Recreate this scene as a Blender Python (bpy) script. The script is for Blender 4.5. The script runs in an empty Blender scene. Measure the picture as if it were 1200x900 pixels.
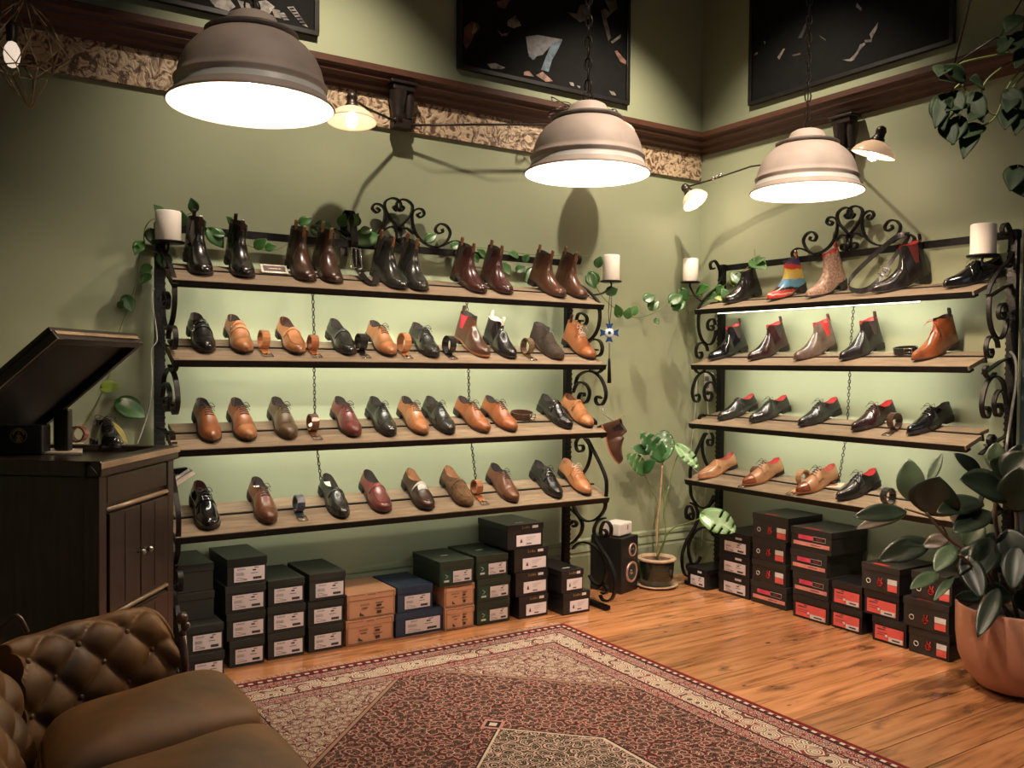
import bpy, bmesh, math, random
import numpy as np
from mathutils import Vector, Matrix
random.seed(7)
PI = math.pi
SC = bpy.context.scene
COL = SC.collection

# ------------------------------------------------------------------ camera
FPX, YAW, PIT, ROL = 1042.147, .5783, -.0206, .0095
CAMP = Vector((-4.1825, -4.1858, 1.3239))
_F = Vector((math.sin(YAW)*math.cos(PIT), math.cos(YAW)*math.cos(PIT), math.sin(PIT)))
_R0 = Vector((math.cos(YAW), -math.sin(YAW), 0)); _U0 = _R0.cross(_F)
_R = _R0*math.cos(ROL) + _U0*math.sin(ROL)
_U = -_R0*math.sin(ROL) + _U0*math.cos(ROL)
cd = bpy.data.cameras.new('camera'); cam = bpy.data.objects.new('camera', cd); COL.objects.link(cam)
cd.sensor_width = 36; cd.lens = FPX*36/1200; cd.clip_start = .05
cam.matrix_world = Matrix((( _R.x, _U.x, -_F.x, CAMP.x), (_R.y, _U.y, -_F.y, CAMP.y), (_R.z, _U.z, -_F.z, CAMP.z), (0, 0, 0, 1)))
SC.camera = cam

# ------------------------------------------------------------------ light
SC.view_settings.view_transform = 'Standard'; SC.view_settings.look = 'None'
SC.view_settings.gamma = 1; SC.view_settings.exposure = 0.0; SC.view_settings.use_curve_mapping = False
w = bpy.data.worlds.new('world'); SC.world = w; w.use_nodes = True
w.node_tree.nodes['Background'].inputs[0].default_value = (.6, .75, 1, 1)
w.node_tree.nodes['Background'].inputs[1].default_value = .12

PEND_W, SCONCE_W, LED_W, SPOT_W, WIN_W = 60, 1.6, 6.7, 180, 3.5
WARM, SCW, LEDC, SPC = (1, .74, .52), (1, .72, .60), (1, .92, .76), (1, .82, .63)

def light(name, kind, loc, power, color, size=.05, size_y=None, aim=None):
    l = bpy.data.lights.new(name, kind); l.energy = power; l.color = color
    if kind == 'AREA':
        l.size = size
        if size_y: l.shape = 'RECTANGLE'; l.size_y = size_y
    else: l.shadow_soft_size = size
    o = bpy.data.objects.new(name, l); COL.objects.link(o); o.location = loc
    if aim is not None:
        o.rotation_euler = (Vector(aim)).to_track_quat('-Z', 'Y').to_euler()
    return o
# daylight that comes in through the shop window behind the photographer
light('window_daylight', 'AREA', (-2.6, -5.25, 1.7), WIN_W, (.62, .78, 1), 2.4, 1.6, (0, 1, -.05))

# ------------------------------------------------------------------ pixel helpers (a point of the photograph on a real plane)
def pray(x, y): return _F + _R*((x-600)/FPX) - _U*((y-450)/FPX)
def onY(x, y, Y): d = pray(x, y); return CAMP + d*((Y-CAMP.y)/d.y)
def onX(x, y, X): d = pray(x, y); return CAMP + d*((X-CAMP.x)/d.x)
def onZ(x, y, Z): d = pray(x, y); return CAMP + d*((Z-CAMP.z)/d.z)
def onP(x, y, P, N): d = pray(x, y); P = Vector(P); N = Vector(N); return CAMP + d*((P-CAMP).dot(N)/d.dot(N))
def atD(x, y, D): return CAMP + pray(x, y)*D

# ------------------------------------------------------------------ materials
MC = {}
def nd(t, k, **kw):
    n = t.nodes.new(k)
    for a, b in kw.items():
        if a.startswith('i_'): n.inputs[a[2:].replace('_', ' ')].default_value = b
        else: setattr(n, a, b)
    return n
def mat(name, col, rough=.5, metal=0, var=.15, scale=20, bump=0, coat=0, emit=None, estr=0, col2=None, stretch=None, sheen=0, trans=0, spec=None):
    if name in MC: return MC[name]
    m = bpy.data.materials.new(name); m.use_nodes = True; t = m.node_tree; b = t.nodes['Principled BSDF']; L = t.links
    b.inputs['Roughness'].default_value = rough; b.inputs['Metallic'].default_value = metal
    if coat: b.inputs['Coat Weight'].default_value = coat; b.inputs['Coat Roughness'].default_value = .12
    if sheen: b.inputs['Sheen Weight'].default_value = sheen; b.inputs['Sheen Roughness'].default_value = .35; b.inputs['Sheen Tint'].default_value = (*[min(1, c*2.5) for c in col], 1)
    if trans: b.inputs['Transmission Weight'].default_value = trans
    if spec is not None: b.inputs['Specular IOR Level'].default_value = spec
    tc = nd(t, 'ShaderNodeTexCoord'); mp = nd(t, 'ShaderNodeMapping'); L.new(tc.outputs['Object'], mp.inputs[0])
    if stretch: mp.inputs['Scale'].default_value = stretch
    nz = nd(t, 'ShaderNodeTexNoise'); nz.inputs['Scale'].default_value = scale; nz.inputs['Detail'].default_value = 5; L.new(mp.outputs[0], nz.inputs['Vector'])
    mx = nd(t, 'ShaderNodeMix', data_type='RGBA')
    c2 = col2 or tuple(c*(1-var*2) for c in col)
    c1 = col if col2 else tuple(min(1, c*(1+var*.6)) for c in col)
    mx.inputs[6].default_value = (*c1, 1); mx.inputs[7].default_value = (*c2, 1)
    rp = nd(t, 'ShaderNodeMapRange'); rp.inputs[1].default_value = .35; rp.inputs[2].default_value = .7
    L.new(nz.outputs[0], rp.inputs[0]); L.new(rp.outputs[0], mx.inputs[0]); L.new(mx.outputs[2], b.inputs['Base Color'])
    if bump:
        bp = nd(t, 'ShaderNodeBump'); bp.inputs['Strength'].default_value = bump; bp.inputs['Distance'].default_value = .004
        n2 = nd(t, 'ShaderNodeTexNoise'); n2.inputs['Scale'].default_value = scale*3; L.new(mp.outputs[0], n2.inputs['Vector'])
        L.new(n2.outputs[0], bp.inputs['Height']); L.new(bp.outputs[0], b.inputs['Normal'])
    if emit: b.inputs['Emission Color'].default_value = (*emit, 1); b.inputs['Emission Strength'].default_value = estr
    MC[name] = m; return m

# ------------------------------------------------------------------ object helpers
def props(o, label=None, cat=None, group=None, kind=None):
    if label: o['label'] = label
    if cat: o['category'] = cat
    if group: o['group'] = group
    if kind: o['kind'] = kind
    return o
def thing(name, label, cat, loc=(0, 0, 0), rz=0, group=None, mtx=None):
    o = bpy.data.objects.new(name, None); COL.objects.link(o); o.empty_display_size = .05
    if mtx is not None: o.matrix_world = mtx
    else: o.location = loc; o.rotation_euler = (0, 0, rz)
    return props(o, label, cat, group)
class MB:
    def __init__(s): s.v = []; s.f = []; s.sm = []
    def add(s, vs, fs, smooth=False):
        n = len(s.v); s.v += [tuple(a) for a in vs]; s.f += [tuple(i+n for i in f) for f in fs]; s.sm += [smooth]*len(fs); return s
    def box(s, a, b, M=None):
        x0, y0, z0 = a; x1, y1, z1 = b
        vs = [Vector(q) for q in ((x0,y0,z0),(x1,y0,z0),(x1,y1,z0),(x0,y1,z0),(x0,y0,z1),(x1,y0,z1),(x1,y1,z1),(x0,y1,z1))]
        if M: vs = [M @ q for q in vs]
        return s.add(vs, [(0,3,2,1),(4,5,6,7),(0,1,5,4),(1,2,6,5),(2,3,7,6),(3,0,4,7)])
    def quad(s, *p): return s.add(p, [tuple(range(len(p)))])
    def grid(s, rows, closed=False, smooth=True, cap=False):
        n = len(rows[0]); vs = [p for r in rows for p in r]; fs = []
        m = n if closed else n-1
        for i in range(len(rows)-1):
            for j in range(m):
                k = (j+1) % n; fs.append((i*n+j, i*n+k, (i+1)*n+k, (i+1)*n+j))
        if cap: fs.append(tuple(range(n-1, -1, -1))); fs.append(tuple((len(rows)-1)*n+j for j in range(n)))
        return s.add(vs, fs, smooth)
    def lathe(s, prof, n=24, c=(0, 0, 0), M=None, cap=False):
        rows = []
        for r, z in prof:
            row = [Vector((c[0]+r*math.cos(2*PI*k/n), c[1]+r*math.sin(2*PI*k/n), c[2]+z)) for k in range(n)]
            if M: row = [M @ q for q in row]
            rows.append(row)
        return s.grid(rows, True, True, cap)
    def tube(s, pts, r, n=6, closed=False, cap=True):
        pts = [Vector(p) for p in pts]; rows = []; up = None
        for i, p in enumerate(pts):
            a = pts[i-1] if (i or closed) else p; b = pts[(i+1) % len(pts)] if (i < len(pts)-1 or closed) else p
            t = (b-a).normalized() if (b-a).length > 1e-9 else Vector((0, 0, 1))
            if up is None: up = t.orthogonal().normalized()
            u = up - t*up.dot(t); u = u.normalized() if u.length > 1e-6 else t.orthogonal().normalized(); up = u; v = t.cross(u)
            rr = r[i] if isinstance(r, (list, tuple)) else r
            rows.append([p + (u*math.cos(2*PI*k/n) + v*math.sin(2*PI*k/n))*rr for k in range(n)])
        if closed: rows.append(rows[0]); cap = False
        return s.grid(rows, True, True, cap)
    def ribbon(s, pts, ax, w, th):           # flat bar: wide along ax, th thick in the plane of the curve
        pts = [Vector(p) for p in pts]; ax = Vector(ax).normalized(); rows = []
        for i, p in enumerate(pts):
            t = (pts[min(i+1, len(pts)-1)] - pts[max(i-1, 0)]).normalized(); n = t.cross(ax).normalized()
            rows.append([p+ax*w/2+n*th/2, p-ax*w/2+n*th/2, p-ax*w/2-n*th/2, p+ax*w/2-n*th/2])
        return s.grid(rows, True, False, True)
    def sphere(s, c, r, n=10, sc=(1, 1, 1)):
        rows = []
        for i in range(n//2+1):
            a = PI*i/(n//2)
            rows.append([Vector((c[0]+r*sc[0]*math.sin(a)*math.cos(2*PI*k/n)*1.0+1e-6*math.cos(2*PI*k/n), c[1]+r*sc[1]*math.sin(a)*math.sin(2*PI*k/n)+1e-6*math.sin(2*PI*k/n), c[2]+r*sc[2]*math.cos(a))) for k in range(n)])
        return s.grid(rows, True, True)
    def build(s, name, m, parent=None, bevel=0, sub=0, label=None, cat=None, group=None, kind=None, solid=0):
        me = bpy.data.meshes.new(name); me.from_pydata(s.v, [], s.f); me.polygons.foreach_set('use_smooth', s.sm)
        bm = bmesh.new(); bm.from_mesh(me); bmesh.ops.remove_doubles(bm, verts=bm.verts, dist=1e-5); bmesh.ops.recalc_face_normals(bm, faces=bm.faces); bm.to_mesh(me); bm.free()
        me.materials.append(m); me.update()
        return link(name, me, parent, bevel, sub, label, cat, group, kind, solid)
def link(name, me, parent=None, bevel=0, sub=0, label=None, cat=None, group=None, kind=None, solid=0):
    o = bpy.data.objects.new(name, me); COL.objects.link(o)
    if parent is not None: o.parent = parent
    if solid: md = o.modifiers.new('s', 'SOLIDIFY'); md.thickness = solid; md.offset = 0
    if sub: md = o.modifiers.new('u', 'SUBSURF'); md.levels = sub; md.render_levels = sub
    if bevel:
        md = o.modifiers.new('b', 'BEVEL'); md.width = bevel; md.segments = 2; md.limit_method = 'ANGLE'
    return props(o, label, cat, group, kind)
def crv(pts, k=6, closed=False):             # Catmull-Rom
    P = [Vector(p) for p in pts]; n = len(P); out = []
    for i in range(n if closed else n-1):
        g = (lambda j: P[j % n]) if closed else (lambda j: P[max(0, min(n-1, j))])
        a, b, c, d = g(i-1), g(i), g(i+1), g(i+2)
        for q in range(k):
            t = q/k; out.append(.5*((2*b)+(c-a)*t+(2*a-5*b+4*c-d)*t*t+(3*b-a-3*c+d)*t**3))
    if not closed: out.append(P[-1])
    return out
_tm = {}
def text_mesh(txt, size, m):
    k = (txt, size, m.name)
    if k in _tm: return _tm[k]
    c = bpy.data.curves.new('t', 'FONT'); c.body = txt; c.size = size; c.align_x = 'CENTER'; c.align_y = 'CENTER'; c.resolution_u = 1
    o = bpy.data.objects.new('t', c); COL.objects.link(o); bpy.context.view_layer.update()
    me = bpy.data.meshes.new_from_object(o.evaluated_get(bpy.context.evaluated_depsgraph_get())); bpy.data.objects.remove(o)
    me.materials.clear(); me.materials.append(m); _tm[k] = me; return me
def chain_mb(mb, a, b, link_l, r, wf=.55):
    a = Vector(a); b = Vector(b); L = (b-a).length; t = (b-a).normalized(); u = t.orthogonal().normalized(); v = t.cross(u)
    n = max(1, int(L/(link_l*.78)))
    for i in range(n):
        c = a + (b-a)*((i+.5)/n); w_ = u if i % 2 else v
        pts = [c + t*(link_l*.5*math.cos(x)) + w_*(link_l*.5*wf*math.sin(x)) for x in [2*PI*q/8 for q in range(8)]]
        mb.tube(pts, r, 4, True)
    return mb

# ------------------------------------------------------------------ shell of the room
def wall_material(name, col, col2, sc=1.3):
    m = mat(name, col, .75, col2=col2, scale=sc, bump=0)
    t = m.node_tree; b = t.nodes['Principled BSDF']; bp = nd(t, 'ShaderNodeBump'); bp.inputs['Strength'].default_value = .12; bp.inputs['Distance'].default_value = .01
    n2 = nd(t, 'ShaderNodeTexNoise'); n2.inputs['Scale'].default_value = 14; n2.inputs['Detail'].default_value = 8
    t.links.new(n2.outputs[0], bp.inputs['Height']); t.links.new(bp.outputs[0], b.inputs['Normal']); return m
M_wall = wall_material('sage_plaster', (.288, .320, .205), (.25, .283, .18))
M_teal = mat('teal_paint', (.045, .075, .085), .5, scale=3)
M_rail = mat('dark_rail_wood', (.075, .028, .016), .5, scale=6, stretch=(3, 3, 30))
M_ceil = mat('ceiling_paint', (.10, .10, .09), .8)
def struct(name, mb, m, **k): return mb.build(name, m, kind='structure', **k)
H = 3.9
struct('wall_back', MB().box((-5.3, 0, 0), (.15, .15, H)), M_wall)
struct('wall_right', MB().box((0, -5.3, 0), (.15, -.001, H)), M_wall)
struct('wall_left', MB().box((-5.45, -5.3, 0), (-5.3, .15, H)), M_wall)
fw = MB(); fw.box((-5.3, -5.45, 0), (.15, -5.3, .8)); fw.box((-5.3, -5.45, 2.6), (.15, -5.3, H)); fw.box((-5.3, -5.45, .8), (-3.9, -5.3, 2.6)); fw.box((-1.3, -5.45, .8), (.15, -5.3, 2.6))
struct('wall_front', fw, M_wall)
M_frame = mat('window_paint', (.2, .2, .18), .5)
wf = struct('window_1', MB().box((-3.9, -5.4, .8), (-3.84, -5.34, 2.6)).box((-1.36, -5.4, .8), (-1.3, -5.34, 2.6)).box((-3.9, -5.4, 2.54), (-1.3, -5.34, 2.6)).box((-3.9, -5.4, .8), (-1.3, -5.34, .86)).box((-2.63, -5.4, .8), (-2.57, -5.34, 2.6)), M_frame)
struct('ceiling', MB().box((-5.3, -5.3, H), (.15, .15, H+.1)), M_ceil)

# floor: boards running along x
def floor_mat(i):
    nm = 'pine_board_%d' % i
    if nm in MC: return MC[nm]
    m = bpy.data.materials.new(nm); m.use_nodes = True; t = m.node_tree; b = t.nodes['Principled BSDF']; L = t.links
    tc = nd(t, 'ShaderNodeTexCoord'); mp = nd(t, 'ShaderNodeMapping'); L.new(tc.outputs['Object'], mp.inputs[0]); mp.inputs['Location'].default_value = (i*3.7, i*1.3, 0)
    mp.inputs['Scale'].default_value = (1.2, 14, 1)
    n1 = nd(t, 'ShaderNodeTexNoise'); n1.inputs['Scale'].default_value = 2.2; n1.inputs['Detail'].default_value = 8; n1.inputs['Distortion'].default_value = .6; L.new(mp.outputs[0], n1.inputs['Vector'])
    cr = nd(t, 'ShaderNodeValToRGB'); e = cr.color_ramp.elements; e[0].position = .28; e[1].position = .72
    k = .8+.1*(i % 5)
    e[0].color = (.20*k, .088*k, .03*k, 1); e[1].color = (.62*k, .285*k, .125*k, 1); q = cr.color_ramp.elements.new(.48); q.color = (.46*k, .20*k, .082*k, 1)
    L.new(n1.outputs[0], cr.inputs[0])
    # knots and dark worn patches
    mp2 = nd(t, 'ShaderNodeMapping'); L.new(tc.outputs['Object'], mp2.inputs[0]); mp2.inputs['Scale'].default_value = (2.4, 5, 1); mp2.inputs['Location'].default_value = (i*1.9, i*.7, 0)
    vo = nd(t, 'ShaderNodeTexVoronoi'); vo.inputs['Scale'].default_value = 1.6; L.new(mp2.outputs[0], vo.inputs['Vector'])
    kr = nd(t, 'ShaderNodeMapRange'); kr.inputs[1].default_value = .03; kr.inputs[2].default_value = .08; L.new(vo.outputs['Distance'], kr.inputs[0])
    n3 = nd(t, 'ShaderNodeTexNoise'); n3.inputs['Scale'].default_value = 1.6; n3.inputs['Detail'].default_value = 6; L.new(mp2.outputs[0], n3.inputs['Vector'])
    wr = nd(t, 'ShaderNodeMapRange'); wr.inputs[1].default_value = .60; wr.inputs[2].default_value = .72; wr.inputs[3].default_value = 1; wr.inputs[4].default_value = .3; L.new(n3.outputs[0], wr.inputs[0])
    m1 = nd(t, 'ShaderNodeMath', operation='MULTIPLY'); L.new(kr.outputs[0], m1.inputs[0]); L.new(wr.outputs[0], m1.inputs[1])
    mx = nd(t, 'ShaderNodeMix', data_type='RGBA'); mx.inputs[6].default_value = (.05, .02, .01, 1); L.new(m1.outputs[0], mx.inputs[0]); L.new(cr.outputs[0], mx.inputs[7])
    L.new(mx.outputs[2], b.inputs['Base Color']); b.inputs['Roughness'].default_value = .24
    bp = nd(t, 'ShaderNodeBump'); bp.inputs['Strength'].default_value = .25; bp.inputs['Distance'].default_value = .004; L.new(n1.outputs[0], bp.inputs['Height']); L.new(bp.outputs[0], b.inputs['Normal'])
    b.inputs['Coat Weight'].default_value = .5; b.inputs['Coat Roughness'].default_value = .16
    MC[nm] = m; return m
fl = struct('floor', MB().box((-5.3, -5.3, -.1), (.15, .15, -.022)), mat('subfloor', (.02, .012, .008), .9))
y = -.002; i = 0
while y > -5.2:
    wd = .158 + .018*random.random(); ends = [-5.29] + sorted(-5+1.1*random.random()+q*2.3 for q in range(1, 2)) + [-.002] if i % 3 == 0 else [-5.29, -.002]
    for a, b_ in zip(ends[:-1], ends[1:]):
        MB().box((a+.001, y-wd+.003, -.022), (b_-.001, y, -.0015*random.random())).build('floor_board', floor_mat(i % 7), fl, bevel=.0015)
    y -= wd; i += 1

# skirtings
M_skirt = wall_material('skirting_paint', (.26, .30, .19), (.21, .25, .155))
def skirting(name, M, L):
    mb = MB(); pr = [(0, 0), (-.024, 0), (-.024, .2), (-.017, .215), (-.024, .225), (-.02, .24), (-.01, .262), (-.016, .272), (-.014, .29), (0, .3)]
    mb.grid([[M @ Vector((x, a, b)) for a, b in pr] for x in (0, L)], False, False); struct(name, mb, M_skirt)
skirting('baseboard_back', Matrix.Translation((-5.29, -.0, 0)), 5.265)
skirting('baseboard_right', Matrix.Rotation(-PI/2, 4, 'Z'), 2.06)
# picture rail (deep ledge) and the papered frieze under it
def rail(name, M, L):
    pr = [(0, 2.69), (-.02, 2.69), (-.024, 2.705), (-.045, 2.715), (-.05, 2.735), (-.075, 2.75), (-.08, 2.77), (-.098, 2.78), (-.1, 2.81), (-.086, 2.81), (-.084, 2.79), (0, 2.79)]
    mb = MB().grid([[M @ Vector((x, a, b)) for a, b in pr] for x in (0, L)], False, False); struct(name, mb, M_rail)
rail('trim_1', Matrix.Translation((-5.29, -.001, 0)), 5.27)
rail('trim_2', Matrix.Rotation(-PI/2, 4, 'Z'), 5.29)
def frieze_mat():
    m = bpy.data.materials.new('relief_frieze'); m.use_nodes = True; t = m.node_tree; b = t.nodes['Principled BSDF']; L = t.links
    tc = nd(t, 'ShaderNodeTexCoord'); n1 = nd(t, 'ShaderNodeTexNoise'); n1.inputs['Scale'].default_value = 17; n1.inputs['Detail'].default_value = 3; n1.inputs['Distortion'].default_value = 2.6
    L.new(tc.outputs['Object'], n1.inputs['Vector'])
    cr = nd(t, 'ShaderNodeValToRGB'); e = cr.color_ramp.elements; e[0].position = .40; e[0].color = (.10, .052, .03, 1); e[1].position = .56; e[1].color = (.50, .38, .25, 1)
    L.new(n1.outputs[0], cr.inputs[0]); L.new(cr.outputs[0], b.inputs['Base Color']); b.inputs['Roughness'].default_value = .55
    bp = nd(t, 'ShaderNodeBump'); bp.inputs['Strength'].default_value = .8; bp.inputs['Distance'].default_value = .012; L.new(n1.outputs[0], bp.inputs['Height']); L.new(bp.outputs[0], b.inputs['Normal'])
    return m
struct('trim_3', MB().box((-5.29, -.008, 2.545), (-.012, -.001, 2.69)).box((-5.29, -.015, 2.528), (-.016, -.001, 2.546)).box((-5.29, -.012, 2.675), (-.014, -.001, 2.69)), frieze_mat())
# dark teal door past the right rack
dr = struct('door_1', MB().box((-.03, -3.05, .01), (-.002, -2.125, 2.05)), M_teal)
struct('trim_4', MB().box((-.045, -2.12, 0), (-.001, -2.068, 2.12)).box((-.045, -3.12, 0), (-.001, -3.055, 2.12)).box((-.045, -3.055, 2.055), (-.001, -2.12, 2.12)), mat('door_frame_paint', (.06, .085, .095), .5))
MB().sphere((-.06, -2.26, 1.0), .028, 12).tube([(-.03, -2.26, 1), (-.06, -2.26, 1)], .01).build('door_handle', mat('brass', (.5, .35, .12), .3, 1), dr)
for z0, z1 in ((.15, .95), (1.1, 1.95)):
    MB().box((-.038, -2.95, z0), (-.03, -2.28, z1)).build('door_panel', M_teal, dr, bevel=.006)
# ------------------------------------------------------------------ iron shoe racks
M_iron = mat('black_iron', (.012, .011, .011), .42, .6, scale=60, bump=.25)
M_board = mat('rough_shelf_board', (.24, .18, .12), .8, scale=9, stretch=(1, 8, 8), bump=.3, var=.14)
M_led = mat('led_tube', (1, .97, .85), .5, emit=(1, .97, .78), estr=5)
M_white_tube = mat('unlit_tube', (.6, .6, .55), .4)
M_candle = mat('candle_wax', (.92, .86, .78), .5, scale=8, var=.05)
M_wick = mat('wick', (.02, .02, .02), .9)
KS = (0, .0247, .0368, .0636)
RACKS = {
 'L': dict(M=Matrix.Identity(4), x0=-3.359, x1=-1.100, ay=-.378, zs=(1.664, 1.336, .968, .614), t=math.radians(22.5), la=.14, lb=.112, tr=math.radians(17), sa=math.radians(21), px0=-3.345, px1=-1.115),
 'R': dict(M=Matrix.Rotation(-PI/2, 4, 'Z'), x0=.243, x1=1.979, ay=-.282, zs=(1.677, 1.341, .985, .643), t=math.radians(18.5), la=.135, lb=.098, tr=math.radians(13), sa=math.radians(16.5), px0=.262, px1=2.04)}
# scroll shapes of one end frame, traced on the right end of the left rack: (x, y) in photo pixels on the plane of the frame
def tr(ox, oy, pts, s=6.0): return [(ox+a/s, oy+b/s) for a, b in pts]
SCR = [
 tr(540,350,[(1000,62),(1003,130),(992,200),(962,262),(915,298),(870,290),(842,245),(830,190)]),
 tr(540,350,[(838,150),(850,112),(880,105),(910,132),(908,172),(882,190),(856,178),(862,155),(882,158)]),
 tr(540,350,[(905,350),(920,310),(960,285),(1003,300),(1020,345),(1010,390),(980,405),(960,385),(965,360),(985,362)]),
 tr(540,350,[(1005,455),(1027,465),(1022,495),(990,520),(950,510),(930,492)]),
 tr(540,350,[(830,600),(850,545),(900,514),(960,517),(1010,560),(1040,630),(1045,690),(1020,742),(985,740),(973,706),(990,686),(1012,700)]),
 tr(540,350,[(815,660),(838,602),(880,588),(918,620),(930,670),(910,725),(875,730),(855,700),(865,668),(890,665),(893,688)]),
 tr(540,450,[(1000,300),(965,305),(972,268),(945,242),(918,256),(930,278)]),
 tr(540,450,[(855,375),(835,410),(840,458),(866,475),(887,455),(880,430),(860,432)]),
 tr(540,450,[(895,380),(930,430),(937,490),(918,570),(880,630),(835,655)]),
 tr(540,450,[(915,385),(960,470),(1010,570),(1045,660),(1050,740),(1044,810),(1038,870),(1008,920),(958,957),(900,958),(850,920),(815,850)]),
 tr(540,530,[(850,170),(895,185),(922,225),(925,262)]),
 tr(540,530,[(800,395),(850,445),(880,500),(870,560),(835,610),(800,640)]),
 tr(540,530,[(800,500),(815,478),(838,495),(830,520),(812,512)]),
 tr(640,580,[(432,240),(452,262),(440,290),(412,275),(410,235),(432,190),(462,190),(482,225),(480,275),(462,292),(432,288)]),
 tr(640,580,[(440,160),(392,178),(362,240),(375,310),(412,375),(462,450),(500,540),(513,620),(500,700),(470,738),(425,735),(405,700)]),
 tr(640,580,[(212,375),(250,338),(310,330),(380,370),(435,450),(450,530),(425,620),(395,655)]),
 tr(640,580,[(330,560),(350,600),(385,628),(430,632),(458,660),(440,690),(415,680)]),
]
FRAME_X = -1.09
SC2 = []
for s_ in SCR:
    q = [onX(a, b, FRAME_X) for a, b in s_]
    SC2.append([(p.y, p.z) for p in q])
def plane_pt(R, x, i, u, n=0):     # point on the sloping surface of shelf i: u metres up the slope from the front edge
    t = R['t']; return Vector((x, R['ay']-KS[i]+u*math.cos(t)-n*math.sin(t), R['zs'][i]+u*math.sin(t)+n*math.cos(t)))
def surf(R, d):                    # height of the shelf surface d metres behind the front edge
    c = R['la']*math.cos(R['t']); return d*math.tan(R['t']) if d < c else c*math.tan(R['t'])+.002+(d-c)*math.tan(R['tr'])
def rear_pt(R, x, i, v, n=0):      # point on the flatter rear board, v metres behind its front edge
    c = R['la']*math.cos(R['t'])+.012; a = R['tr']
    return Vector((x, R['ay']-KS[i]+c+v*math.cos(a)-n*math.sin(a), R['zs'][i]+surf(R, c)+v*math.sin(a)+n*math.cos(a)))
def build_rack(key, label, crest_c):
    R = RACKS[key]; M = R['M']
    root = thing('shoe_rack', label, 'shelf unit', mtx=M @ Matrix.Translation((((R['x0']+R['x1'])/2), -.1, 0)))
    I = Matrix.Translation((-((R['x0']+R['x1'])/2), .1, 0))   # rack frame -> root frame
    def P(mb, nm, m, par=root, **k):
        mb.v = [tuple(I @ Vector(v)) for v in mb.v]; return mb.build(nm, m, par, **k)
    x0, x1, t = R['x0'], R['x1'], R['t']; tot = R['la']+.01
    for i in range(4):
        T = Matrix.Translation((0, R['ay']-KS[i], R['zs'][i])) @ Matrix.Rotation(t, 4, 'X')
        b = P(MB().box((x0+.002, .0, -.02), (x1-.002, R['la'], 0), T), 'shelf_board', M_board, bevel=.0015)
        T2 = Matrix.Translation(rear_pt(R, 0, i, 0)) @ Matrix.Rotation(R['tr'], 4, 'X')
        P(MB().box((x0+.03, 0, -.018), (x1-.03, R['lb'], 0), T2), 'rear_board', M_board, bevel=.0015)
        mb = MB().box((x0, -.006, -.024), (x1-(.0 if key == 'L' else .012), -.0005, -.001), T)
        mb.box((x0, -.006, -.030), (x1, .03, -.0205), T)
        mb.box((x0, R['la']+.002, -.03), (x1, R['la']+.011, .004), T)
        P(mb, 'shelf_rail', M_iron)
        # strut that ties the shelf to the wall posts
        for xx in (R['px0'], R['px1']-.004):
            a = plane_pt(R, xx, i, .0, -.034); c = rear_pt(R, xx, i, 0, -.026)
            mb = MB().ribbon([a, c, rear_pt(R, xx, i, R['lb'], -.026), (xx, -.05, rear_pt(R, xx, i, R['lb'], -.026).z)], (1, 0, 0), .02, .008); P(mb, 'shelf_bracket', M_iron)
        a = plane_pt(R, 0, i, .022, -.036 if (key == 'R' and i == 0) else -.026)
        xa, xb = x0+.16, x1-(.16 if key == 'L' else .28)
        P(MB().tube([(xa, a.y, a.z), (xb, a.y, a.z)], .005, 8), 'led_tube', M_led if i < 3 else M_white_tube, label='lit white led tube' if i < 3 else None)
        l = light('shelf_led', 'AREA', M @ Vector(((xa+xb)/2, a.y+.012, a.z-.006)), LED_W*(xb-xa)/2*(1, 1, .9, .14 if key == 'L' else .10)[i], LEDC, xb-xa, .014)
        l.rotation_euler = (M.to_3x3() @ Matrix.Rotation(math.radians(68), 3, 'X')).to_euler(); l.data.spread = math.radians(150)
    rz_ = 1.918 if key == 'L' else 1.942
    sy = R['ay']/RACKS['L']['ay']
    for xx, sg in ((R['px0'], -1), (R['px1'], 1)):
        mb = MB().box((xx-.02, -.085, 0), (xx+.02, -.055, rz_+.02))
        for k in range(int(1.85/.028)):
            mb.box((xx-.022, -.089, .04+k*.028), (xx+.022, -.084, .052+k*.028))
        P(mb, 'post', M_iron)
        P(MB().box((xx-.018, (-.46)*sy, .004), (xx+.018, -.06, .026)), 'foot_bar', M_iron, bevel=.003)
        for q in SC2:
            pts = crv([(xx, min(-.02, -.07+(a+.07)*((sy*.378-.07)/(.378-.07))) , b) for a, b in q], 5)
            P(MB().ribbon(pts, (1, 0, 0), .02, .009), 'scroll', M_iron)
        # curl at the head of the post
        q = [(xx, -.07, rz_-.08), (xx, -.10, rz_+.0), (xx, -.14, rz_+.04), (xx, -.175, rz_+.02), (xx, -.165, rz_-.012), (xx, -.14, rz_-.005)]
        P(MB().ribbon(crv(q, 5), (1, 0, 0), .02, .009), 'scroll', M_iron)
        q = [(xx, -.075, rz_-.06), (xx, -.15*sy, rz_-.12), (xx, -.25*sy, rz_-.17), (xx, -.34*sy, rz_-.235), (xx, R['ay']+.0, R['zs'][0]-.02)]
        P(MB().ribbon(crv(q, 4), (1, 0, 0), .018, .009), 'arm_bar', M_iron)
    P(MB().box((R['px0']-.02, -.054, rz_-.018), (R['px1']+.02, -.044, rz_+.018)), 'top_rail', M_iron, bevel=.001)
    # crest: half traced in px on the top rail plane, then mirrored
    c0 = onY(467, 290, -.05)
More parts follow.
